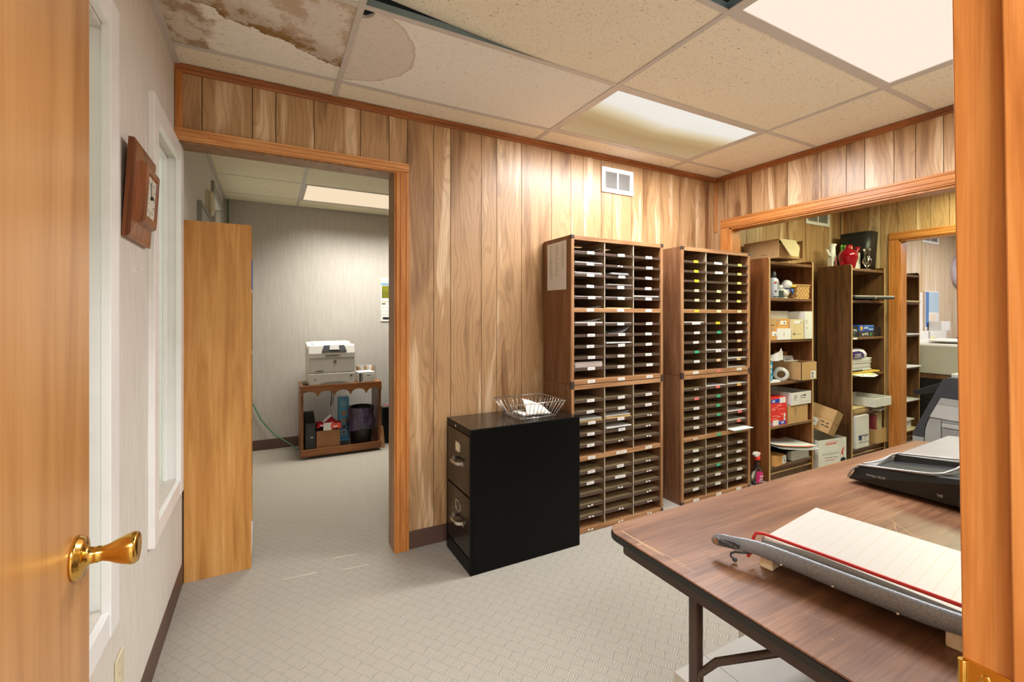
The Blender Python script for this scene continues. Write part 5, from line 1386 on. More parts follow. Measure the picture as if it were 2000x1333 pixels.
b = MB(c); b.ball((c.x + .058, c.y - .01, z + .225), .026, 0, 12, (1.1, 1, .7)); b.ball((c.x + .052, c.y - .015, z + .205), .024, 1, 10); b.build('bloom', [M_RED, flat('bloom_cream', (196, 150, 110), .6)], t)
t = thing('pitcher', 'white ceramic pitcher with a curved handle behind the red one', 'pitcher', (4.725, 2.375, z)); c = t.location
b = MB(c); b.lathe([(.034, 0), (.040, .05), (.038, .11), (.028, .16), (.026, .22), (.036, .245), (.038, .25)], c, 'z', 24); b.build('body', M_WHITE, t)
b = MB(c); b.tube([(c.x - .025, c.y, z + .13), (c.x - .08, c.y - .01, z + .15), (c.x - .115, c.y - .015, z + .19)], [.013, .011, .008], 10); b.build('handle', M_WHITE, t)
t = thing('vase', 'clear crystal vase on the front edge of the dark bookcase top', 'vase', (4.955, 2.19, z)); c = t.location
b = MB(c); b.lathe([(.026, 0), (.027, .005), (.010, .012), (.009, .03), (.026, .048), (.036, .075), (.036, .09), (.022, .115), (.022, .16), (.030, .195), (.038, .20), (.034, .198), (.019, .16), (.018, .12), (.006, .06)], c, 'z', 24, cap=False); b.build('body', glass('crystal', (236, 230, 222)), t)
carton('carton', 'white box with a dark picture at the left of the dark bookcase top', 'box', 4.615, 4.665, 2.32, 2.36, z, z + .115, M_BOXW, [(.028, .048, .02, .08, 3), (.005, .04, .10, .102, 4), (.005, .035, .09, .092, 4)], mats=[M_DKGREY, M_GREYINK])
carton('carton', 'white box with a black stripe behind the crystal vase', 'box', 4.87, 4.965, 2.25, 2.33, z, z + .17, M_BOXW, [(.07, .082, .06, .13, 1), (.045, .055, .08, .12, 3)], mats=[flat('olive_print', (160, 150, 80), .5)])
# shelf 1: laptop jutting past the end panel
z = SHZ[1] + .0005
t = thing('laptop', 'closed dark laptop jutting out of the dark bookcase', 'laptop', (4.90, 2.24, z + .0002), math.radians(-14))
MB().box(-.24, .22, -.17, .13, .012, .030).build('base', flat('laptop_dark', (38, 38, 42), .35), t, bevel=.006)
MB().box(-.24, .22, -.17, .13, .0305, .042).build('lid', flat('laptop_lid', (176, 172, 160), .35), t, bevel=.004)
MB().box(-.02, .0, -.174, -.168, .016, .034).build('latch', M_CHROME, t)
for x, y in ((.12, -.04), (.12, .1)): MB().box(x, x + .02, y, y + .02, .0, .012).build('rubber_foot', M_VINYL, t)
b = MB((4.8, 2.3, z)); b.box(4.64, 4.86, 2.165, 2.40, z, z + .0035)
tag(b.build('folder', flat('dark_red_folder', (140, 48, 42), .5)), 'dark red folder under the laptop in the dark bookcase', 'folder')
# shelf 2: games
z = SHZ[2] + .0005
carton('game_box', 'black game box with pale lettering at the left of the games shelf', 'box', 4.617, 4.735, 2.162, 2.40, z, z + .098, M_BLKP, [(.035, .06, .03, .042, 3), (.02, .045, .008, .012, 4)], mats=[flat('green_mark', (40, 150, 90), .5), M_KRAFT], texts=[('Ouiz', .034, .058, .062, 2, True)])
carton('game_box', 'dark green game box with upside-down lettering under the blue one', 'box', 4.740, 5.010, 2.160, 2.40, z, z + .050, flat('game_dark', (58, 52, 44), .45), [(.20, .225, .012, .036, 3)], mats=[flat('green_mark_b', (60, 150, 90), .5)], texts=[('Quik-Pk', .034, .11, .025, 2, True)])
carton('game_box', 'blue game box with an orange figure stacked on the dark green one', 'box', 4.740, 5.012, 2.160, 2.40, z + .0505, z + .108, flat('game_blue', (36, 84, 170), .4), [(.03, .065, .01, .048, 3), (.09, .17, .026, .036, 2), (.18, .26, .012, .024, 4), (.1, .27, .042, .054, 5)], mats=[flat('game_orange', (236, 170, 50), .5), flat('game_pale', (170, 200, 226), .5), flat('game_light_blue', (80, 130, 200), .5)])
carton('binder', 'black binder lying at the right of the blue game box', 'binder', 5.018, 5.178, 2.175, 2.41, z, z + .088, flat('black_cloth', (24, 25, 30), .5))
b = MB((4.68, 2.15, SHZ[2])); b.box(4.63, 4.70, CY0 + .0015, CY0 + .0032, SHZ[2] - .019, SHZ[2] - .002); tag(b.build('shelf_label', M_PAPER), 'small white label on the shelf edge beneath the black game box', 'label')
# shelf 3
z = SHZ[3] + .0005
b = MB((4.8, 2.28, z))
b.sheet(lambda u, v: (4.62 + .36 * u + .02 * v, 2.09 + .28 * v + .02 * u, z + .004 - .022 * max(0, .16 - v) * 8 * (1 - abs(u - .75))), 8, 8, 0)
b.sheet(lambda u, v: (4.62 + .34 * u + .02 * v, 2.125 + .26 * v, z + .0075 - .014 * max(0, .12 - v) * 8), 8, 6, 1)
b.box(4.66, 4.74, 2.118, 2.12, z - .002, z + .001, 2)
tag(b.build('newspaper', [M_PAPER, flat('pale_yellow_paper', (226, 214, 150), .6), M_NAVY], recalc=False), 'newspaper curling over the edge of the third dark shelf', 'newspaper')
carton('envelope_stack', 'yellow envelopes lying across the newspaper in the dark bookcase', 'papers', 4.625, 5.10, 2.16, 2.40, z + .009, z + .024, flat('yellow_envelope', (232, 190, 66), .5), rz=math.radians(-3))
b = MB((4.8, 2.30, z + .0245)); r = random.Random(8)
for k in range(26): b.box(4.625, 4.975 + r.uniform(-.012, .012) + (.03 if k > 23 else 0), 2.17 + r.uniform(-.005, .005), 2.41, z + .0245 + k * .0046, z + .0287 + k * .0046, 1 if k % 5 == 2 else 0)
for k in range(9): b.box(4.63 + .022 * k, 4.64 + .022 * k, 2.1625, 2.166, z + .027, z + .042, 2)
tag(b.build('paper_stack', [M_PAPER, M_LTGREY, M_INK]), 'tall grey-white paper stack under the purple package', 'papers')
def package():
    zz = z + .0245 + 26 * .0046 + .0005
    t = thing('package', 'purple and white wrapped package on the paper stack', 'package', (4.76, 2.28, zz)); c = t.location
    b = MB(c); b.prism([(2.17, zz), (2.165, zz + .04), (2.19, zz + .075), (2.25, zz + .088), (2.33, zz + .075), (2.37, zz + .04), (2.36, zz)], 'x', 4.62, 4.905); b.build('wrapper', flat('wrap_white', (214, 208, 214), .35), t, bevel=.01)
    b = MB(c); b.prism([(4.628, zz + .008), (4.628, zz + .066), (4.74, zz + .07), (4.81, zz + .055), (4.835, zz + .03), (4.82, zz + .008)], 'y', 2.158, 2.163)
    b.build('purple_panel', flat('wrap_purple', (62, 38, 106), .35), t)
    b = MB(c); b.text('X-TREME', .026, (4.722, 2.156, zz + .034), '-y', 0, .0004); b.box(4.66, 4.78, 2.156, 2.158, zz + .014, zz + .018); b.build('lettering', M_PAPER, t)
package()
# shelf 4
z = SHZ[4] + .0005
b = MB((4.8, 2.28, z)); r = random.Random(4)
for k in range(10):
    a = r.uniform(-.06, .05); b.rbox((4.785 + r.uniform(-.015, .015), 2.29 + r.uniform(-.012, .0), z + .003 + k * .0042), .29, .24, .0035, Matrix.Rotation(a, 4, 'Z'), k % 2)
tag(b.build('folder_stack', [M_MANILA, M_KRAFTL]), 'fanned pile of manila folders on the fourth dark shelf', 'folders')
b = MB((5.0, 2.28, z)); b.hexa([(4.99, 2.10, z + .001), (5.17, 2.13, z + .001), (5.17, 2.38, z + .001), (4.99, 2.36, z + .001), (4.99, 2.10, z + .008), (5.17, 2.13, z + .008), (5.17, 2.38, z + .008), (4.99, 2.36, z + .008)])
tag(b.build('envelope', M_PAPER), 'white envelope at the right of the manila folders', 'envelope')
carton('carton', 'open white tray box on top of the manila folders', 'box', 4.855, 5.165, 2.085, 2.38, z + .046, z + .128, M_BOXW, open_top=True)
# bottom shelf
z = SHZ[5] + .0005
carton('carton', 'white upright carton with a blue printed label in the dark bookcase', 'box', 4.640, 4.865, 2.135, 2.40, z, z + .29, M_BOXW,
       [(.04, .215, .105, .113, 3), (.045, .095, .07, .112, 3), (.045, .215, .045, .049, 3), (.095, .098, .045, .1, 3), (.07, .072, .048, .07, 3), (.12, .19, .075, .078, 4), (.12, .17, .064, .067, 4), (.13, .20, .092, .1, 4)], mats=[M_NAVY, M_GREYINK])
def file_box():
    t = thing('magazine_file', 'brown card file holding folders at the right of the bottom shelf', 'file box', (5.03, 2.26, z)); w_ = .003
    x0, x1, y0, y1, h = -.04, .145, -.13, .11, .132
    b = MB(); b.box(x0, x1, y0, y0 + w_, 0, h).box(x0, x1, y1 - w_, y1, 0, h + .06).box(x0, x0 + w_, y0 + w_, y1 - w_, 0, h).box(x1 - w_, x1, y0 + w_, y1 - w_, 0, h).box(x0, x1, y0, y1, 0, w_); b.build('body', M_KRAFT, t, bevel=.001)
file_box()
b = MB((5.0, 2.2, z + .004)); b.box(4.997, 5.032, 2.145, 2.34, z + .004, z + .262)
tag(b.build('book', flat('maroon_cover', (140, 52, 56), .45), bevel=.004), 'maroon book standing in the brown card file', 'book')
b = MB((5.06, 2.28, z + .004))
for k in range(9): b.rbox((5.045 + .0125 * k, 2.25, z + .142 + .003 * (k % 3)), .003, .19, .270, Matrix.Rotation(-.03 + .012 * k, 4, 'Y'))
tag(b.build('folder_bundle', flat('cream_folder', (226, 206, 158), .6), bevel=.001), 'bundle of cream folders leaning in the brown card file', 'folders')

# ---- office copier at the end of the right room
def copier():
    x0, x1 = 4.30, 4.86; ya = 1.60
    t = thing('copier', 'grey office copier standing in the right-hand room before the doorway', 'copier', (4.58, 1.25, 0)); o = t.location
    prof = [(.86, 0), (1.602, 0), (1.602, .40), (1.585, .44), (1.43, .838), (1.40, .865), (.86, .865)]
    MB(o).prism(prof, 'x', x0 + .012, x1).build('body', M_MIDGREY, t, bevel=.006)
    fr = MB(o); fr.prism([(1.604, .41), (1.604, .43), (1.588, .465), (1.433, .842), (1.402, .868), (.86, .868), (.86, .70), (1.442, .718), (1.512, .55), (1.532, .47), (1.535, .41)], 'x', x0 - .004, x0 + .014); fr.build('dark_fascia', M_DKGREY, t, bevel=.003)
    MB(o).prism([(1.440, .716), (.86, .698), (.86, .545), (1.505, .566)], 'x', x0 + .002, x0 + .013).build('front_panel', flat('copier_light', (198, 196, 192), .4), t)
    MB(o).prism([(1.440, .716), (.86, .698), (.86, .652), (1.460, .668)], 'x', x0 - .002, x0 + .004).build('control_strip', flat('copier_grey', (172, 171, 168), .4), t)
    MB(o).prism([(1.530, .30), (1.530, .45), (1.516, .52), (1.500, .555), (1.440, .552), (1.440, .30)], 'x', x0 + .000, x0 + .013).build('side_pillar', flat('copier_pillar', (164, 163, 160), .4), t)
    MB(o).box(x0 + .0, x0 + .013, .87, 1.432, .06, .495).build('front_door', flat('copier_door', (150, 149, 148), .4), t, bevel=.003)
    MB(o).box(x0 - .002, x0 + .013, .87, 1.435, .502, .53).build('door_rail', flat('copier_rail', (186, 185, 182), .4), t, bevel=.003)
    for k in range(3): MB(o).box(x0 - .006, x0 + .012, 1.536, 1.6025, .04 + .125 * k, .155 + .125 * k).build('paper_drawer', flat('copier_drawer', (158, 158, 157), .4), t, bevel=.003)
    tr = MB(o); tr.hexa([(x0 + .05, 1.405, .79), (x1 - .06, 1.405, .79), (x1 - .06, 1.60, .705), (x0 + .05, 1.60, .705), (x0 + .05, 1.405, .845), (x1 - .06, 1.405, .845), (x1 - .06, 1.63, .735), (x0 + .05, 1.63, .735)]); tr.build('output_tray', M_BLKP, t, bevel=.008)
    tp = MB(o); tp.box(x0 + .02, x1 - .02, .88, 1.39, .866, .895); tp.build('platen_cover', M_LTGREY, t, bevel=.006)
copier()

# ---- far room seen through the doorway
z = SHZ[1]
def shelf_paper(zi, h, label, m=M_PAPER, dx=0, yo=0.):
    zz = SHZ[zi] + .0005
    b = MB((5.9, 2.3, zz)); r = random.Random(zi)
    for k in range(max(2, int(h / .004))): b.box(5.60 + dx + r.uniform(-.01, .01), 6.08 + r.uniform(-.02, .01), FY0 - .02 + yo + r.uniform(-.01, .01), 2.46, zz + k * .004, zz + k * .004 + .0036)
    return tag(b.build('paper_stack', m), label, 'papers', 'papers in the far bookcase')
shelf_paper(1, .020, 'manila papers on the upper shelf of the far bookcase', M_KRAFTL)
shelf_paper(2, .012, 'white papers on the second shelf of the far bookcase')
shelf_paper(3, .016, 'white papers on the middle shelf of the far bookcase')
shelf_paper(4, .014, 'white papers on the fourth shelf of the far bookcase')
shelf_paper(5, .020, 'cream papers on the bottom shelf of the far bookcase', M_KRAFTL)
b = MB((5.9, 2.25, SHZ[5] + .022)); b.box(5.80, 5.98, 2.215, 2.40, SHZ[5] + .11, SHZ[5] + .122).box(5.82, 5.96, 2.235, 2.38, SHZ[5] + .022, SHZ[5] + .11)
tag(b.build('file_tray', M_PAPER), 'small white plastic tray on the bottom shelf of the far bookcase', 'tray')
t = thing('desk', 'brown desk carrying the beige printer in the far room', 'desk', (6.9, 2.05, 0)); o = t.location
MB(o).box(6.16, 7.9, 1.72, 2.50, .655, .695).build('desktop', M_WALX, t)
MB(o).box(6.20, 7.86, 2.44, 2.46, .1, .655).build('modesty_panel', M_BLKP, t)
for x in (6.17, 7.86): MB(o).box(x, x + .03, 1.75, 2.47, 0, .655).build('side_panel', M_BLKP, t)
def far_printer():
    t = thing('printer', 'large beige laser printer on the far room desk', 'printer', (6.6, 2.12, .695)); o = t.location
    pr_ = [(6.18, .70), (6.18, 1.00), (6.22, 1.02), (6.30, 1.018), (6.46, 1.04), (6.60, 1.055), (6.70, 1.045), (6.76, 1.01), (6.76, .74), (6.70, .715), (6.60, .712), (6.58, .70)]
    MB(o).prism(pr_, 'y', 1.88, 2.36).build('body', M_PRINTER, t, bevel=.012)
    MB(o).prism([(6.19, 1.004), (6.22, 1.022), (6.30, 1.020), (6.46, 1.042), (6.60, 1.057), (6.70, 1.048), (6.76, 1.02), (6.82, .99), (6.82, .74), (6.78, .74), (6.76, 1.0), (6.70, 1.030), (6.60, 1.040), (6.46, 1.026), (6.30, 1.004), (6.2, 1.0)], 'y', 1.87, 2.37).build('top_cover', flat('printer_top', (232, 230, 222), .4), t)
    g_ = MB(o)
    for i in range(-6, 7):
        for j in range(-4, 5):
            x, z_ = i * .020 + (.01 if j % 2 else 0), j * .019
            if x * x + z_ * z_ < .0100 and x > -.12: g_.rbox((6.28 + x, 1.8755, .885 + z_), .012, .002, .006, Matrix.Rotation(.7, 4, 'Y'))
    g_.build('speaker_grille', M_GREYINK, t)
    l_ = MB(o)
    for p, q in (((6.20, .985), (6.75, .935)), ((6.45, .985), (6.75, .955)), ((6.20, .73), (6.74, .745))): l_.hexa([(p[0], 1.8755, p[1] - .0015), (q[0], 1.8755, q[1] - .0015), (q[0], 1.879, q[1] - .0015), (p[0], 1.879, p[1] - .0015), (p[0], 1.8755, p[1] + .0015), (q[0], 1.8755, q[1] + .0015), (q[0], 1.879, q[1] + .0015), (p[0], 1.879, p[1] + .0015)])
    l_.build('panel_seam', M_GREYINK, t)
far_printer()
b = MB((6.45, 2.1, 1.06)); b.hexa([(6.26, 1.93, 1.052), (6.5, 1.93, 1.072), (6.5, 2.2, 1.072), (6.26, 2.2, 1.052), (6.26, 1.93, 1.062), (6.5, 1.93, 1.082), (6.5, 2.2, 1.082), (6.26, 2.2, 1.062)]); o = tag(b.build('paper_stack', M_PAPER), 'white papers lying on top of the beige far printer', 'papers')
o.location.z -= .012
t = thing('wall_clock', 'round white wall clock on the pale panelled far wall', 'clock', (8.02, YB, 1.90))
b = MB(t.location); b.lathe([(.215, 0), (.215, -.03), (.195, -.045), (.18, -.04), (.18, -.03)], (8.02, YB, 1.90), 'y', 40, cap=False); b.build('rim', flat('clock_rim', (196, 182, 186), .4), t)
b = MB(t.location); b.lathe([(.182, -.002), (.182, -.03)], (8.02, YB, 1.90), 'y', 40); b.build('dial', M_PAPER, t)
carton('wall_calendar', 'calendar with a blue landscape picture on the far wall', 'calendar', 7.05, 7.44, YB - .014, YB - .002, 1.12, 1.62, M_PAPER, [(.1, .38, .24, .49, 3), (.01, .1, .06, .49, 4), (.12, .28, .08, .22, 5), (.12, .24, .03, .06, 6)], mats=[flat('calendar_blue', (176, 200, 216), .5), flat('calendar_deep', (90, 130, 180), .5), flat('calendar_peach', (230, 210, 190), .5), M_REDINK])
carton('wall_poster', 'white sheet posted left of the calendar on the far wall', 'notice', 6.70, 7.0, YB - .006, YB - .002, 1.1, 1.6, M_PAPER)
for x0, x1, y0, z0, h, lb in ((6.40, 6.78, 2.38, .696, .44, 'white stack of boxes behind the beige printer'), (6.80, 7.24, 2.37, .696, .44, 'white box right of the stack behind the beige printer')):
    carton('carton', lb, 'box', x0, x1, y0, 2.5, z0, z0 + h, M_PAPER, [(.02, .1, h - .14, h - .06, 3)], mats=[flat('pale_yellow_note', (236, 232, 160), .5)])
carton('carton', 'small white box on the white boxes in the far room', 'box', 7.10, 7.34, 2.37, 2.49, 1.137, 1.25, M_PAPER)
t = thing('bottle', 'dark bottle with a white label on the far desk', 'bottle', (7.72, 2.40, .6955)); c = t.location
b = MB(c); b.lathe([(.05, 0), (.05, .30), (.02, .36), (.02, .42)], c, 'z', 16); b.build('body', M_BLKP, t)
b = MB(c); b.lathe([(.0505, .14), (.0505, .26)], c, 'z', 16, 0, cap=False); b.build('label_band', M_LTGREY, t)

# ---------------------------------------------------------------- left room
t = thing('cabinet', 'tall amber wood-veneer cabinet standing against the left wall', 'cabinet', (-.22, 2.8, 0)); o = t.location
KX0, KX1, KY0, KY1, KH = -.362, -.076, 2.712, 2.93, 1.776
MB(o).box(KX0, KX1, KY0, KY0 + .018, 0, KH).build('side_panel', M_SIDE, t, bevel=.001)
MB(o).box(KX0, KX1, KY1 - .018, KY1, 0, KH).build('side_panel', M_SIDE, t)
MB(o).box(KX0, KX0 + .006, KY0 + .018, KY1 - .018, 0, KH).build('back_panel', M_SIDE, t)
for z in (.06, .42, .78, 1.12, 1.45, KH): MB(o).box(KX0 + .006, KX1, KY0 + .018, KY1 - .018, z - .018, z).build('shelf', M_SIDE, t)
for k, (z, m, n, lb) in enumerate(((1.452, M_BLUE, 6, 'blue books at the edge of the amber cabinet'), (.062, M_PAPER, 4, 'white papers low in the amber cabinet'))):
    b = MB((-.15, 2.85, z))
    if k == 0: b.box(-.30, -.074, 2.74, 2.90, z + .0005, z + .15)
    else: b.box(-.30, -.074, 2.74, 2.90, z + .0005, z + .11)
    tag(b.build('book' if k == 0 else 'paper_stack', m), lb, 'book' if k == 0 else 'papers')
t = thing('smoke_alarm', 'round cream alarm on the left wall above the amber cabinet', 'alarm', (XL, 3.76, 2.085)); c = t.location
b = MB(c); b.lathe([(.095, 0), (.095, .012), (.088, .014)], c, 'x', 28); b.build('base', M_CREAM, t)
b = MB(c); b.lathe([(.085, .014), (.088, .018), (.086, .034), (.060, .042), (.01, .043)], c, 'x', 28); b.build('cover', M_CREAM, t)
b = MB(c); b.lathe([(.0875, .021), (.0875, .025)], c, 'x', 28, 0, cap=False); b.build('slot_ring', M_GREYINK, t)
t = thing('pin_board', 'grey-framed board on the left wall behind the amber cabinet', 'board', (XL, 3.62, 1.79)); o = t.location
MB(o).box(XL + .001, XL + .022, 3.27, 3.29, 1.79, 2.0).box(XL + .001, XL + .022, 3.29, 3.95, 1.98, 2.0).box(XL + .001, XL + .022, 3.29, 3.95, 1.79, 1.81).box(XL + .001, XL + .022, 3.95, 3.97, 1.79, 2.0).build('frame', M_GREY, t)
MB(o).box(XL + .001, XL + .012, 3.29, 3.95, 1.81, 1.98).build('panel', M_LTGREY, t)
# green cord from the ceiling corner to the cart
cd = MB((-.3, YN, 0)); r_ = .006
cd.tube([(-.335, YN - .012, HL - .005), (-.333, YN - .012, 1.9), (-.330, YN - .012, 1.2), (-.30, YN - .012, .95), (-.20, YN - .014, .62), (-.06, YN - .02, .30), (.06, YN - .04, .14), (.17, YN - .10, .07), (.25, YN - .16, .012), (.40, YN - .14, .008)], r_, 8)
tag(cd.build('extension_cord', flat('green_cord', (84, 138, 92), .5)), 'green cord hanging down the rear wall behind the wooden cart', 'cord')
# scalloped cart on casters
def cart():
    x0, x1, y0, y1, zb, zt = .262, .978, 4.535, 4.90, .035, .672
    t = thing('rolling_cart', 'low wooden cart with scalloped apron on casters by the rear wall', 'cart', ((x0 + x1) / 2, y0, 0)); o = t.location
    wz = wood('cart_oak', (88, 50, 22), (128, 78, 38), (156, 100, 54), 'z', .35, 1.4, .35); wx = wood('cart_oak_x', (96, 56, 26), (138, 86, 44), (168, 112, 64), 'x', .35, 1.4, .35)
    for a in (x0, x1 - .022): MB(o).box(a, a + .022, y0 + .012, y1, zb, zt - .02).build('side_panel', wz, t, bevel=.002)
    MB(o).box(x0 - .004, x1 + .004, y0 + .002, y1, zt - .02, zt).build('top', wx, t, bevel=.003)
    MB(o).box(x0 + .022, x1 - .022, y0 + .012, y1, zb + .012, zb + .03).build('bottom_shelf', wx, t)
    MB(o).box(x0 - .003, x1 + .003, y0 - .006, y0 + .012, zb - .01, zb + .055).build('front_rail', wx, t, bevel=.004)
    n = 5; pts = [(x0 - .003, zt - .02), (x0 - .003, zt - .09)]
    wd = (x1 - x0 + .006) / n
    for k in range(n):
        cx = x0 - .003 + wd * (k + .5)
        for q in range(9):
            a = PI - PI * q / 8; pts.append((cx + wd * .44 * math.cos(a), zt - .092 + .038 * math.sin(a)))
        if k < n - 1: pts.append((x0 - .003 + wd * (k + 1), zt - .104))
    pts += [(x1 + .003, zt - .09), (x1 + .003, zt - .02)]
    ap = MB(o); ap.prism(pts, 'y', y0 - .004, y0 + .012); ap.build('scalloped_apron', wx, t)
    for x in (x0 + .06, x1 - .06):
        for y in (y0 + .05, y1 - .05):
            b = MB(o); b.lathe([(.017, -.008), (.017, .008)], (x, y, .017), 'x', 16); b.box(x - .012, x + .012, y - .008, y + .008, .017, zb + .012); b.build('caster', M_CHROME, t)
cart()
zc = .0655
def left_printer():
    zz = .6725
    t = thing('printer', 'pale grey laser printer on top of the wooden cart', 'printer', (.52, 4.70, zz), 0); o = t.location
    x0, x1, y0, y1 = .325, .735, 4.545, 4.94
    MB(o).hexa([(x0 + .008, y0, zz), (x1, y0, zz), (x1, y1, zz), (x0, y1, zz), (x0 + .008, y0, zz + .105), (x1, y0, zz + .105), (x1, y1, zz + .105), (x0, y1, zz + .105)]).build('paper_tray', M_PRINTER, t, bevel=.006)
    MB(o).prism([(y0 + .004, zz + .108), (y0 + .004, zz + .29), (y0 + .03, zz + .365), (y0 + .06, zz + .372), (y0 + .12, zz + .34), (y1 - .05, zz + .385), (y1, zz + .37), (y1, zz + .108)], 'x', x0, x1).build('body', M_PRINTER, t, bevel=.008)
    MB(o).prism([(y0 + .07, zz + .372), (y0 + .16, zz + .345), (y1 - .04, zz + .39), (y1 - .02, zz + .385), (y1 - .02, zz + .36), (y0 + .08, zz + .36)], 'x', x0 + .05, x1 - .03).build('output_bin', flat('printer_shade', (192, 188, 178), .45), t)
    p = MB(o); p.hexa([(.44, y0 + .012, zz + .305), (.66, y0 + .012, zz + .305), (.64, y0 + .036, zz + .360), (.46, y0 + .036, zz + .360), (.44, y0 + .000, zz + .307), (.66, y0 + .000, zz + .307), (.64, y0 + .024, zz + .366), (.46, y0 + .024, zz + .366)]); cp = p.build('control_panel', M_DKGREY, t, bevel=.003)
    MB(o).hexa([(.507, y0 + .001, zz + .322), (.592, y0 + .001, zz + .322), (.59, y0 + .018, zz + .358), (.51, y0 + .018, zz + .358), (.507, y0 - .001, zz + .324), (.592, y0 - .001, zz + .324), (.59, y0 + .016, zz + .362), (.51, y0 + .016, zz + .362)]).build('display', M_LTGREY, cp)
    MB(o).box(.47, .60, y0 + .001, y0 + .005, zz + .268, zz + .274).build('grip_slot', M_DKGREY, t)
    MB(o).box(.34, .73, y0 + .001, y0 + .005, zz + .249, zz + .2505).build('panel_seam', M_GREYINK, t)
    b = MB(o); b.lathe([(.013, .0), (.013, .006)], (.555, y0, zz + .212), 'y', 20); lg = b.build('logo_badge', M_DKGREY, t)
    b = MB(o); b.text('hp', .016, (.555, y0 - .0005, zz + .213), '-y', 0, .0004); b.build('lettering', M_LTGREY, lg)
    b = MB(o); b.box(.385, .455, y0 + .001, y0 + .005, zz + .125, zz + .130).box(.382, .386, y0 - .002, y0 + .002, zz + .04, zz + .065).box(.69, .71, y0 - .002, y0 + .002, zz + .068, zz + .078); b.build('printed_mark', M_INK, t)
    b = MB(o); b.prism([(.41, zz + .002), (.43, zz + .014), (.48, zz + .024), (.55, zz + .028), (.62, zz + .024), (.66, zz + .014), (.68, zz + .002)], 'y', y0 - .002, y0 + .002); b.build('hand_recess', flat('recess_shade', (150, 146, 138), .5), t)
left_printer()
zz = .6725
carton('carton', 'white carton with black bars beside the printer on the cart', 'box', .762, .915, 4.545, 4.70, zz, zz + .098, M_BOXW, [(.006, .022, .006, .088, 3), (.028, .036, .01, .085, 1), (.06, .145, .012, .082, 2), (.075, .11, .06, .07, 1), (.075, .135, .03, .036, 1), (.07, .14, .045, .048, 1)], rz=math.radians(3), mats=[M_INK])
b = MB((.86, 4.80, zz)); b.box(.77, .965, 4.72, 4.88, zz, zz + .012)
for k in range(7): b.rbox((.80 + .022 * k, 4.79, zz + .07), .003, .14, .125 + .008 * (k % 3), Matrix.Rotation(-.12 + .06 * k, 4, 'Y') , k % 3 == 0)
b.box(.955, .968, 4.715, 4.885, zz, zz + .13, 2)
tag(b.build('envelope_tray', [M_PAPER, M_KRAFT, M_CLEAR]), 'clear tray of upright envelopes behind the carton on the cart', 'envelopes')
b = MB((.30, 4.60, zz)); b.tube([(.285, 4.60, zz + .004), (.30, 4.575, zz + .005), (.318, 4.57, zz + .005), (.312, 4.62, zz + .006), (.29, 4.70, zz + .005), (.30, 4.80, zz + .005)], .004, 6); tag(b.build('power_cord', M_VINYL), 'black cord coiled beside the printer on the cart', 'cord')
b = MB((.5, 4.9, .4)); b.tube([(.545, 4.83, .645), (.55, 4.86, .60), (.565, 4.88, .54), (.565, 4.90, .47), (.56, 4.93, .40)], .004, 6).tube([(.555, 4.83, .645), (.575, 4.86, .59), (.585, 4.89, .52), (.58, 4.92, .42)], .003, 6)
tag(b.build('power_cord', M_VINYL), 'black cords hanging under the cart top behind the blue carton', 'cord')
t = thing('magazine_file', 'black slanted file box at the left end of the cart', 'file box', (.344, 4.65, zc)); o = t.location
b = MB(o); b.prism([(4.555, zc), (4.555, zc + .25), (4.575, zc + .255), (4.75, zc + .33), (4.80, zc + .33), (4.80, zc)], 'x', .300, .388); b.build('body', M_BLKP, t, bevel=.004)
MB(o).box(.318, .372, 4.5535, 4.556, zc + .10, zc + .23).build('label_panel', flat('panel_black', (44, 48, 46), .4), t)
MB(o).box(.345, .368, 4.5515, 4.555, zc + .125, zc + .131).build('index_tab', M_PAPER, t)
carton('carton', 'open brown carton inside the cart under the red bag', 'box', .395, .602, 4.56, 4.82, zc, zc + .178, M_KRAFTB, rz=0, open_top=True)
b = MB((.5, 4.68, zc + .18))
def bag(u, v):
    x = .40 + .215 * u; y = 4.555 + .25 * v
    return (x, y, zc + .180 + .10 * math.sin(PI * min(1, v * 1.2 + .12)) * (.6 + .4 * math.sin(PI * u)) + .012 * math.sin(11 * u + 5 * v) - .0)
b.sheet(bag, 16, 12, 0)
b.sheet(lambda u, v: (bag(.25 + .35 * u, 0)[0], 4.552, zc + .18 + .07 * v + .0 * u), 4, 3, 1); b.sheet(lambda u, v: (.52 + .085 * u, 4.551, zc + .19 + .05 * v), 3, 2, 2); b.sheet(lambda u, v: (.54 + .04 * u, 4.550, zc + .205 + .012 * v), 3, 2, 1)
b.rbox((.485, 4.60, zc + .275), .10, .004, .022, Matrix.Rotation(-.75, 4, 'Y'), 1)
tag(b.build('plastic_bag', [flat('bag_red', (186, 30, 40), .3), M_PAPER, flat('bag_orange_red', (226, 76, 52), .4)]), 'red and white plastic bag bulging from the brown carton in the cart', 'bag')
carton('carton', 'tall blue carton with small pictures standing in the cart', 'box', .618, .716, 4.79, 4.88, zc, zc + .435, flat('carton_blue', (100, 180, 218), .45),
       [(.02, .07, .385, .392, 2), (.015, .08, .365, .37, 2), (.025, .065, .345, .349, 2), (.03, .068, .255, .297, 3), (.03, .068, .185, .215, 3), (.032, .066, .125, .16, 4), (.03, .072, .068, .11, 2), (.04, .06, .078, .1, 1), (.01, .085, .03, .033, 5)], mats=[flat('photo_tan', (206, 158, 112), .5), flat('photo_brown', (96, 80, 60), .5), M_BLUE])
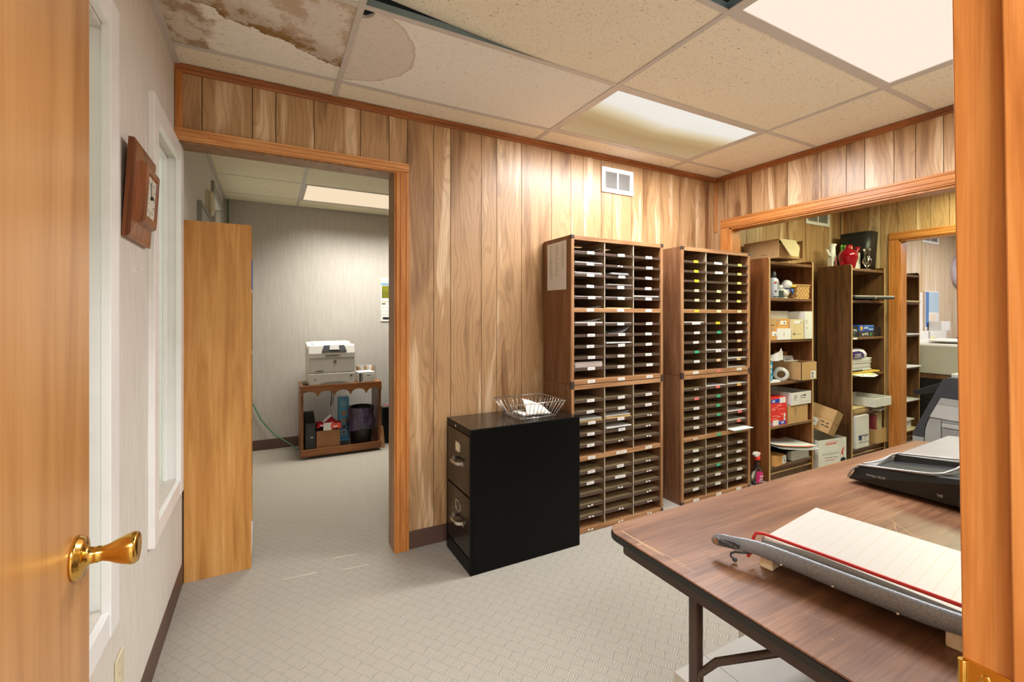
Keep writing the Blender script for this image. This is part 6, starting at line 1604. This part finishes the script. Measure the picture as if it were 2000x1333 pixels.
def trash_can():
    t = thing('waste_bin', 'black waste bin with a translucent purple liner inside the cart', 'bin', (.812, 4.68, zc)); c = t.location
    b = MB(c); b.lathe([(.092, 0), (.096, .004), (.115, .33), (.122, .35), (.118, .356), (.110, .33), (.09, .01)], c, 'z', 32, cap=False); b.build('body', M_BLKP, t)
    ln = NB('purple_liner', .18, 0, .6); nn = ln.noise(ln.map(ln.obj(), (30, 30, 9)), 1, 3); ln.bump(nn, .9, .012); ln.p.inputs['Alpha'].default_value = .82
    ml = ln.col(ln.ramp(nn, [(.3, C(58, 46, 66)), (.7, C(104, 90, 116))]))
    l_ = MB(c); prof = [(.1215, .355), (.126, .345), (.122, .27), (.130, .255), (.136, .21), (.128, .17), (.134, .145)]
    R = []
    rr = random.Random(1); ph = rr.uniform(0, 6)
    for r, h in prof:
        R.append([l_.bm.verts.new(Vector(((r + .006 * math.sin(5 * a + h * 20) * (1 if h < .3 else 0)) * math.cos(a), (r + .006 * math.sin(7 * a + h * 30) * (1 if h < .3 else 0)) * math.sin(a), h + (.012 * math.sin(3 * a) if h < .2 else 0)))) for a in [2 * PI * k / 48 for k in range(48)]])
    for A, B in zip(R, R[1:]):
        for k in range(48):
            f = l_.bm.faces.new([A[k], A[(k + 1) % 48], B[(k + 1) % 48], B[k]]); f.smooth = True
    l_.build('liner', ml, t)
trash_can()
t = thing('safe_box', 'black metal box on the floor right of the wooden cart', 'box', (1.19, 4.83, 0)); o = t.location
MB(o).box(1.03, 1.36, 4.70, 4.98, .0, .375).build('body', M_BLACK, t, bevel=.004)
MB(o).box(1.026, 1.364, 4.694, 4.984, .375, .390).build('top_panel', flat('box_grey_top', (96, 96, 94), .35), t, bevel=.003)
b = MB(o); b.lathe([(.022, 0), (.020, -.012), (.012, -.016)], (1.125, 4.70, .155), 'y', 20); b.build('dial_knob', M_DKGREY, t)
MB(o).box(1.04, 1.35, 4.697, 4.701, .004, .012).build('base_strip', M_LTGREY, t)
b = MB((1.08, 4.75, .391)); b.tube([(1.04, 4.76, .3945), (1.08, 4.75, .3945), (1.12, 4.73, .3945), (1.2, 4.74, .3945)], .004, 8); tag(b.build('marker', M_RED), 'red pen lying on the black metal box', 'pen')
b = MB((1.01, 4.62, 0)); b.hexa([(.990, 4.60, 0), (1.030, 4.60, 0), (1.030, 4.625, 0), (.990, 4.625, 0), (.985, 4.66, .205), (1.024, 4.66, .20), (1.024, 4.685, .20), (.985, 4.685, .205)], 0)
b.hexa([(.988, 4.598, 0), (1.0, 4.598, 0), (1.0, 4.60, 0), (.988, 4.60, 0), (.982, 4.658, .206), (.995, 4.658, .206), (.995, 4.66, .206), (.982, 4.66, .206)], 1)
tag(b.build('wood_board', [M_OAK, M_KRAFTL]), 'short piece of wood leaning between the cart and the black metal box', 'board')
carton('wall_calendar', 'calendar with a green landscape picture on the left room rear wall', 'calendar', 1.09, 1.40, YN - .008, YN - .001, 1.255, 1.725, M_PAPER,
       [(0, .31, .42, .455, 3), (0, .31, .395, .42, 4), (.01, .31, .255, .39, 5), (0, .31, .213, .22, 6), (.01, .05, .185, .20, 7), (.02, .09, .02, .046, 1), (0, .31, .15, .152, 8), (0, .31, .11, .112, 8), (0, .31, .07, .072, 8)],
       mats=[flat('cal_sky', (226, 214, 196), .5), flat('cal_sea', (130, 166, 200), .5), flat('cal_green', (140, 138, 34), .5, var=.25), flat('cal_line', (196, 186, 90), .5), flat('cal_olive', (96, 104, 54), .5), M_LTGREY])
# pale loose yarn at the carpet seam under the left opening
def yarn(pts): 
    return pts
b = MB((.2, 2.55, 0)); rr = random.Random(11)
for (x0, y0, x1, y1) in ((.05, 2.52, .22, 2.51), (.30, 2.62, .44, 2.60), (.33, 2.475, .47, 2.465)):
    b.tube([(x0 + (x1 - x0) * k / 8, y0 + (y1 - y0) * k / 8 + rr.uniform(-.005, .005), .001) for k in range(9)], .0022, 5)
o = b.build('carpet_seam', flat('seam_yarn', (206, 196, 176), .8)); o['kind'] = 'stuff'; tag(o, 'pale loose carpet threads along the seam under the left opening', 'carpet threads')
